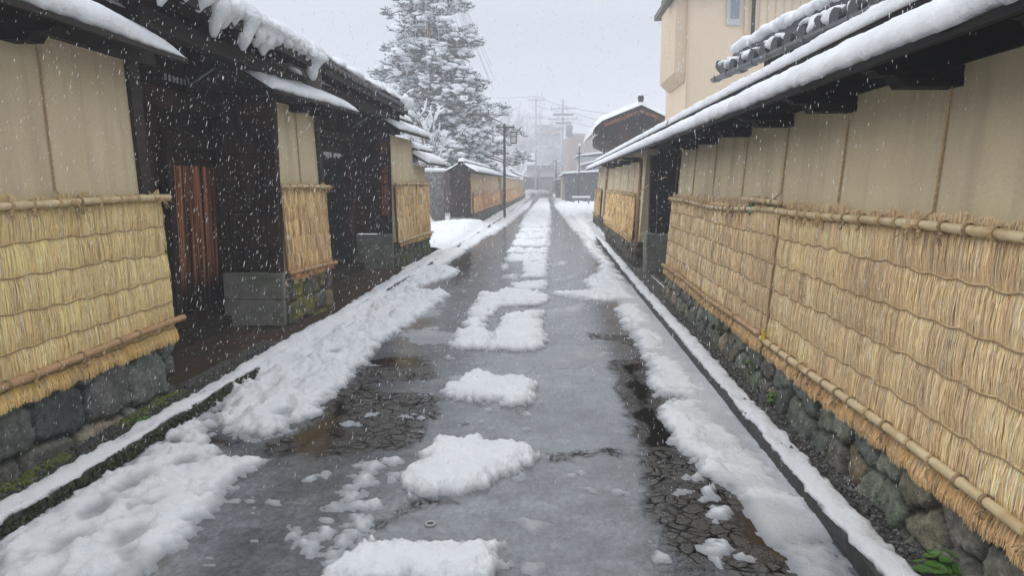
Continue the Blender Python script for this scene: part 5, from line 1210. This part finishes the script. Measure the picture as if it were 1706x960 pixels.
# bench with snow near dark house
t = thing('bench', (2.3, 54.6, 0), 'low snow covered bench in front of the dark sided house', 'bench')
m_ = MB(); m_.box(1.9, 3.2, 54.4, 54.8, 0.5, 0.58); m_.build('seat', 'grey_render', t)
for x in (2.0, 3.1):
    m_ = MB(); m_.box(x - 0.05, x + 0.05, 54.45, 54.75, 0.0, 0.498); m_.build('leg', 'grey_render', t)
m_ = MB(); m_.box(1.88, 3.22, 54.38, 54.82, 0.583, 0.7); m_.build('seat_snow', 'snow', t, bevel=0.04)

# ================================================================== TREES
def branch_tree(base, h, r, seed, spread=0.55, depth=6, nb=3, up=0.35, lenf=0.72, trunk_frac=0.25):
    """returns list of (pts, radii, level)"""
    rg = np.random.default_rng(seed); out = []
    def grow(p, d_, L, r_, lv):
        k = 4; pts = [p]; q = p.copy(); dd = d_.copy()
        for i in range(k):
            dd = dd + rg.normal(0, 0.12, 3); dd[2] += up * 0.12; dd /= np.linalg.norm(dd); q = q + dd * L / k; pts.append(q.copy())
        out.append((np.array(pts), np.linspace(r_, r_ * 0.65, k + 1), lv))
        if lv >= depth: return
        n_ = nb if lv > 0 else nb + 2
        for c in range(n_):
            a = rg.uniform(0, 6.28); ax = np.cross(dd, rg.normal(size=3)); ax /= np.linalg.norm(ax)
            nd_ = dd + ax * spread * rg.uniform(0.6, 1.4); nd_ /= np.linalg.norm(nd_)
            t_ = rg.uniform(0.45, 1.0) if c else 1.0
            i = min(k, int(t_ * k)); grow(pts[i], nd_, L * lenf * rg.uniform(0.75, 1.15), r_ * 0.6, lv + 1)
    grow(np.array(base, float), np.array([0, 0, 1.0]), h * trunk_frac, r, 0)
    return out

# pine
PX, PY = at_y(737, 306, 42)[0], 42.0
pine = thing('pine_tree', (PX, PY, 0), 'tall old pine loaded with snow behind the left walls, held by a cone of ropes', 'tree')
pxm = lambda dpx: dpx * 42 / 1232
zz = np.linspace(0, 13.6, 28)
sway = lambda z: np.array([0.35 * math.sin(z * 0.45) - 0.02 * z * 1.8, 0.2 * math.sin(z * 0.6 + 1), z])
tr = MB(); tp = np.array([np.array([PX, PY, 0]) + sway(z) for z in zz]); tr.tube(tp, np.interp(zz, [0, 3, 9, 13.6], [0.40, 0.30, 0.16, 0.05]), 9)
nd_, sw = MB(), MB()
nverts, nfaces = [], []; nc = 0
def clump(p, s_, snowy):
    global nc
    m_ = 9
    d_ = rng.normal(size=(m_, 3)); d_[:, 2] = np.abs(d_[:, 2]) * 0.6 + 0.05; d_ /= np.linalg.norm(d_, axis=1, keepdims=True)
    L = s_ * rng.uniform(0.7, 1.3, (m_, 1)); sd = np.cross(d_, rng.normal(size=(m_, 3))); sd /= np.linalg.norm(sd, axis=1, keepdims=True); w = 0.16 * s_
    q = np.stack([p - sd * w * 0.4, p + sd * w * 0.4, p + d_ * L + sd * w * 0.7, p + d_ * L - sd * w * 0.7], 1)
    nd_.add(q.reshape(-1, 3), [(4 * i, 4 * i + 1, 4 * i + 2, 4 * i + 3) for i in range(m_)])
    if snowy: sw.blob(p + np.array([rng.normal(0, 0.04), rng.normal(0, 0.04), s_ * 0.42]), np.array([s_ * 0.9, s_ * 0.9, s_ * 0.40]) * rng.uniform(0.6, 1.25), sub=0 if rng.random() < 0.6 else 1, amp=0.3)
prof_z = [2.0, 3.2, 5.2, 6.4, 8.2, 9.8, 11.8, 13.0, 14.0]; prof_r = [3.8, 3.9, 3.5, 3.1, 2.8, 1.95, 1.5, 1.0, 0.4]
z = 2.5
while z < 13.6:
    rad = np.interp(z, prof_z, prof_r); a0 = rng.uniform(0, 6.28); nl = 7 if z < 9 else 6
    for k in range(nl):
        a = a0 + k * 6.283 / nl + rng.normal(0, 0.25); Rr = rad * rng.uniform(0.55, 1.15)
        st0 = np.array([PX, PY, 0]) + sway(z + rng.uniform(-0.55, 0.55))
        d_ = np.array([math.cos(a), math.sin(a), 0.0])
        P = np.array([st0 + d_ * Rr * t_ + np.array([0.12 * math.sin(t_ * 6 + k), 0.12 * math.cos(t_ * 5 + k), 0.30 * math.sin(t_ * 3.0) * min(1, Rr * 0.4) - 0.22 * t_ * t_ * Rr * 0.4]) for t_ in np.linspace(0, 1, 7)])
        tr.tube(P, np.linspace(0.085, 0.022, 7) * (0.7 + 0.15 * rad), 5)
        npad = max(2, int(Rr / 0.62))
        for j in range(npad):
            t_ = (j + 1.0) / npad
            c_ = P[min(6, int(round(t_ * 6)))] + np.array([rng.normal(0, 0.25), rng.normal(0, 0.25), 0.10 + rng.normal(0, 0.16)])
            pr = rng.uniform(0.34, 0.62) * (0.8 + 0.1 * rad)
            for _ in range(int(15 * pr / 0.45)):
                q_ = rng.uniform(0, 6.28); r2 = pr * math.sqrt(rng.random())
                clump(c_ + np.array([r2 * math.cos(q_), r2 * math.sin(q_), rng.normal(0, 0.10) + 0.22 * (1 - (r2 / pr) ** 2)]), rng.uniform(0.17, 0.31), rng.random() < 0.8)
            for s_ in range(3):
                q_ = rng.uniform(0, 6.28); tr.tube([c_, c_ + np.array([pr * 0.8 * math.cos(q_), pr * 0.8 * math.sin(q_), 0.03])], [0.022, 0.01], 4)
    z += 0.50 + 0.012 * z
tr.build('trunk', 'bark', pine, smooth=True); nd_.build('crown', 'needles', pine); sw.build('snow_load', 'snow', pine, smooth=True)
gd = thing('rope_cone', (PX, PY, 0), 'tall pole with many thin straw ropes fanned into a cone over the snowy pine', 'rope support')
apx = np.array([at_y(716, 306, 42)[0], PY - 0.3, 15.8])
m_ = MB(); m_.tube([np.array([apx[0] + 0.45, PY - 0.45, 0]), apx], [0.07, 0.05], 7); m_.build('pole', 'bamboo_old', gd, smooth=True)
for k in range(36):
    a = k * 6.283 / 36 + rng.normal(0, 0.05); ze_ = rng.uniform(6.0, 9.6); rr_ = np.interp(ze_, prof_z, prof_r) * 1.02
    e_ = np.array([PX + rr_ * math.cos(a), PY + rr_ * math.sin(a), ze_])
    m_ = MB(); m_.tube([apx, (apx + e_) / 2 + np.array([0, 0, -0.05]), e_], 0.011, 4); m_.build('rope', 'twig', gd, smooth=True)

# small bare tree loaded with snow in front of the pine
def snowy_bare(base, h, r, seed, label, name, twigmat, trunkmat, depth=5, spread=0.6, thick=1.0, group=None, nb=3, lenf=0.72, tf=0.3, snowtop=True, rmin=0.0, n=5):
    t = thing(name, tuple(base), label, 'tree', group)
    tr_, cr, sn_ = MB(), MB(), MB()
    for pts, rad, lv in branch_tree(base, h, r, seed, depth=depth, spread=spread, nb=nb, lenf=lenf, trunk_frac=tf):
        rad = np.maximum(rad, rmin)
        (tr_ if lv <= 1 else cr).tube(pts, rad, 7 if lv <= 1 else n, cap=lv <= 1)
        if snowtop and lv >= 1: sn_.tube(pts + np.array([0, 0, 1]) * (rad[:, None] * 0.7 + 0.02 * thick), rad * 0.7 + 0.022 * thick, n, cap=True)
    tr_.build('trunk', trunkmat, t, smooth=True); cr.build('crown', twigmat, t, smooth=True)
    if snowtop: sn_.build('snow_load', 'snow', t, smooth=True)
    return t
c = at_y(735, 306, 33.5)
snowy_bare((c[0], 33.5, 0), 6.6, 0.12, 8, 'small bare tree thick with white snow in front of the big pine', 'bare_tree', 'bark', 'bark', depth=5, spread=0.55, thick=1.0, tf=0.38, nb=3, lenf=0.6)
g_ = 'pale bare trees near the street end'
snowy_bare((at_y(838, 306, 88)[0], 88, 0), 15, 0.28, 11, 'bare pale tree rising tallest right of the pine, behind the lamp post', 'bare_tree', 'twig', 'twig', depth=6, spread=0.55, group=g_, nb=3, snowtop=False, rmin=0.022, n=3)
snowy_bare((at_y(862, 306, 95)[0], 95, 0), 14, 0.26, 12, 'bare pale tree between the lamp post and the plain utility pole', 'bare_tree', 'twig', 'twig', depth=6, spread=0.65, group=g_, nb=3, snowtop=False, rmin=0.024, n=3)
snowy_bare((at_y(905, 306, 116)[0], 116, 0), 12, 0.2, 13, 'bushy pale bare tree in front of the tall faint grey building', 'bare_tree', 'twig', 'twig', depth=6, spread=0.8, group=g_, nb=3, snowtop=False, rmin=0.026, n=3)
snowy_bare((at_y(812, 306, 75)[0], 75, 0), 9, 0.2, 14, 'lower bare pale tree at the right foot of the pine', 'bare_tree', 'twig', 'twig', depth=6, spread=0.7, group=g_, nb=3, snowtop=False, rmin=0.022, n=3)
snowy_bare((at_y(545, 306, 45)[0], 45, 0), 12.2, 0.15, 15, 'faint leafless treetop above the farther gatehouse roof', 'bare_tree', 'twig', 'twig', depth=5, spread=0.45, group=None, nb=3, snowtop=False, rmin=0.016, n=3)
c = at_y(1004, 250, 29.6)
t = thing('shrub', (c[0] + 0.4, 30.2, 0), 'snow laden branches of a shrub under the gabled house eave', 'shrub')
m_ = MB(); s_ = MB()
for pts, rad, lv in branch_tree((c[0] + 0.4, 30.2, 0), 3.9, 0.05, 21, depth=4, spread=0.7, nb=3, trunk_frac=0.42, lenf=0.55):
    m_.tube(pts, rad, 4)
    if lv >= 2: s_.tube(pts + np.array([0, 0, 0.03]), rad + 0.03, 5)
m_.build('stems', 'bark', t); s_.build('snow_load', 'snow', t, smooth=True)

# ================================================================== FALLING SNOW
fl = MB(); V_, F_ = ICO[0]
NF = 60000
ds = 2.8 + 15 * rng.random(NF) ** 1.1
for i in range(NF):
    y = ds[i]; x = rng.uniform(-0.85, 0.75) * y - 0.05 * y; z = rng.uniform(-0.42, 0.32) * y + 1.55
    if z < 0.05 or z > 4.5 or x < -3.45 or x > 1.66: continue
    s_ = (0.00045 + 0.0010 * rng.random() ** 2) * (1 + 0.05 * y); L = rng.uniform(3.0, 9.0)
    v_ = V_[:, :3] * np.array([s_, s_, s_ * L]) * rng.uniform(0.75, 1.25, (len(V_), 1))
    v_[:, 0] += v_[:, 2] * 0.28 * (1 if x < 0 else -0.15)
    fl.add(v_ + np.array([x, y, z]), F_)
tag(fl.build('snowflakes', 'flake', smooth=True), 'wet snowflakes falling through the street', kind='stuff')

# ================================================================== AIR, SKY, LIGHT
mb = MB(); mb.box(-60, 60, -5, 165, -1.03, 17.5)
m, nt, b = newmat('haze_air'); nt.nodes.remove(b)
pv = N(nt, 'ShaderNodeVolumePrincipled'); pv.inputs['Color'].default_value = (0.93, 0.95, 1.0, 1); pv.inputs['Density'].default_value = 0.0052; pv.inputs['Anisotropy'].default_value = 0.0
nt.links.new(pv.outputs[0], nt.nodes['Material Output'].inputs['Volume'])
hz = mb.build('haze', 'haze_air'); hz['kind'] = 'stuff'

W = bpy.data.worlds.new('World'); S.world = W; W.use_nodes = True
nt = W.node_tree; bg = nt.nodes['Background']
SUN_EL, SUN_AZ = R(40), R(-80)
sky = N(nt, 'ShaderNodeTexSky', sky_type='NISHITA'); sky.sun_disc = False; sky.sun_elevation = SUN_EL; sky.sun_rotation = SUN_AZ
hsv = N(nt, 'ShaderNodeHueSaturation'); hsv.inputs['Saturation'].default_value = 0.4; nt.links.new(sky.outputs[0], hsv.inputs['Color'])
tc = N(nt, 'ShaderNodeTexCoord'); sx = N(nt, 'ShaderNodeSeparateXYZ'); nt.links.new(tc.outputs['Generated'], sx.inputs[0])
cl = ramp(nt, sx.outputs['Z'], [(0.0, (0.625, 0.67, 0.745)), (0.2, (0.64, 0.685, 0.76)), (0.5, (0.93, 0.97, 1.03)), (1.0, (0.93, 0.97, 1.03))])
sc_ = N(nt, 'ShaderNodeVectorMath', operation='SCALE'); nt.links.new(cl, sc_.inputs[0])
gain = N(nt, 'ShaderNodeMapRange'); gain.inputs['From Min'].default_value = 0.2; gain.inputs['From Max'].default_value = 1.0; gain.inputs['To Min'].default_value = 10.0; gain.inputs['To Max'].default_value = 17.0
nt.links.new(sx.outputs['Z'], gain.inputs['Value']); nt.links.new(gain.outputs[0], sc_.inputs['Scale'])
mxw = mix(nt, 0.95, hsv.outputs[0], sc_.outputs[0])
nt.links.new(mxw, bg.inputs['Color']); bg.inputs['Strength'].default_value = 0.1
sun = bpy.data.objects.new('sun', bpy.data.lights.new('sun', 'SUN')); COL.objects.link(sun)
sun.data.energy = 1.0; sun.data.angle = R(70); sun.data.color = (1, 0.98, 0.96)
sun.rotation_euler = Vector((math.sin(SUN_AZ) * math.cos(SUN_EL), math.cos(SUN_AZ) * math.cos(SUN_EL), math.sin(SUN_EL))).to_track_quat('Z', 'Y').to_euler()

S.view_settings.view_transform = 'Standard'; S.view_settings.look = 'None'; S.view_settings.gamma = 1; S.view_settings.use_curve_mapping = False
S.view_settings.exposure = 0.0
S.cycles.use_denoising = True
try: S.cycles.denoiser = 'OPENIMAGEDENOISE'
except Exception: pass
S.cycles.max_bounces = 8; S.cycles.diffuse_bounces = 4; S.cycles.volume_bounces = 2
S.cycles.sample_clamp_indirect = 4.0
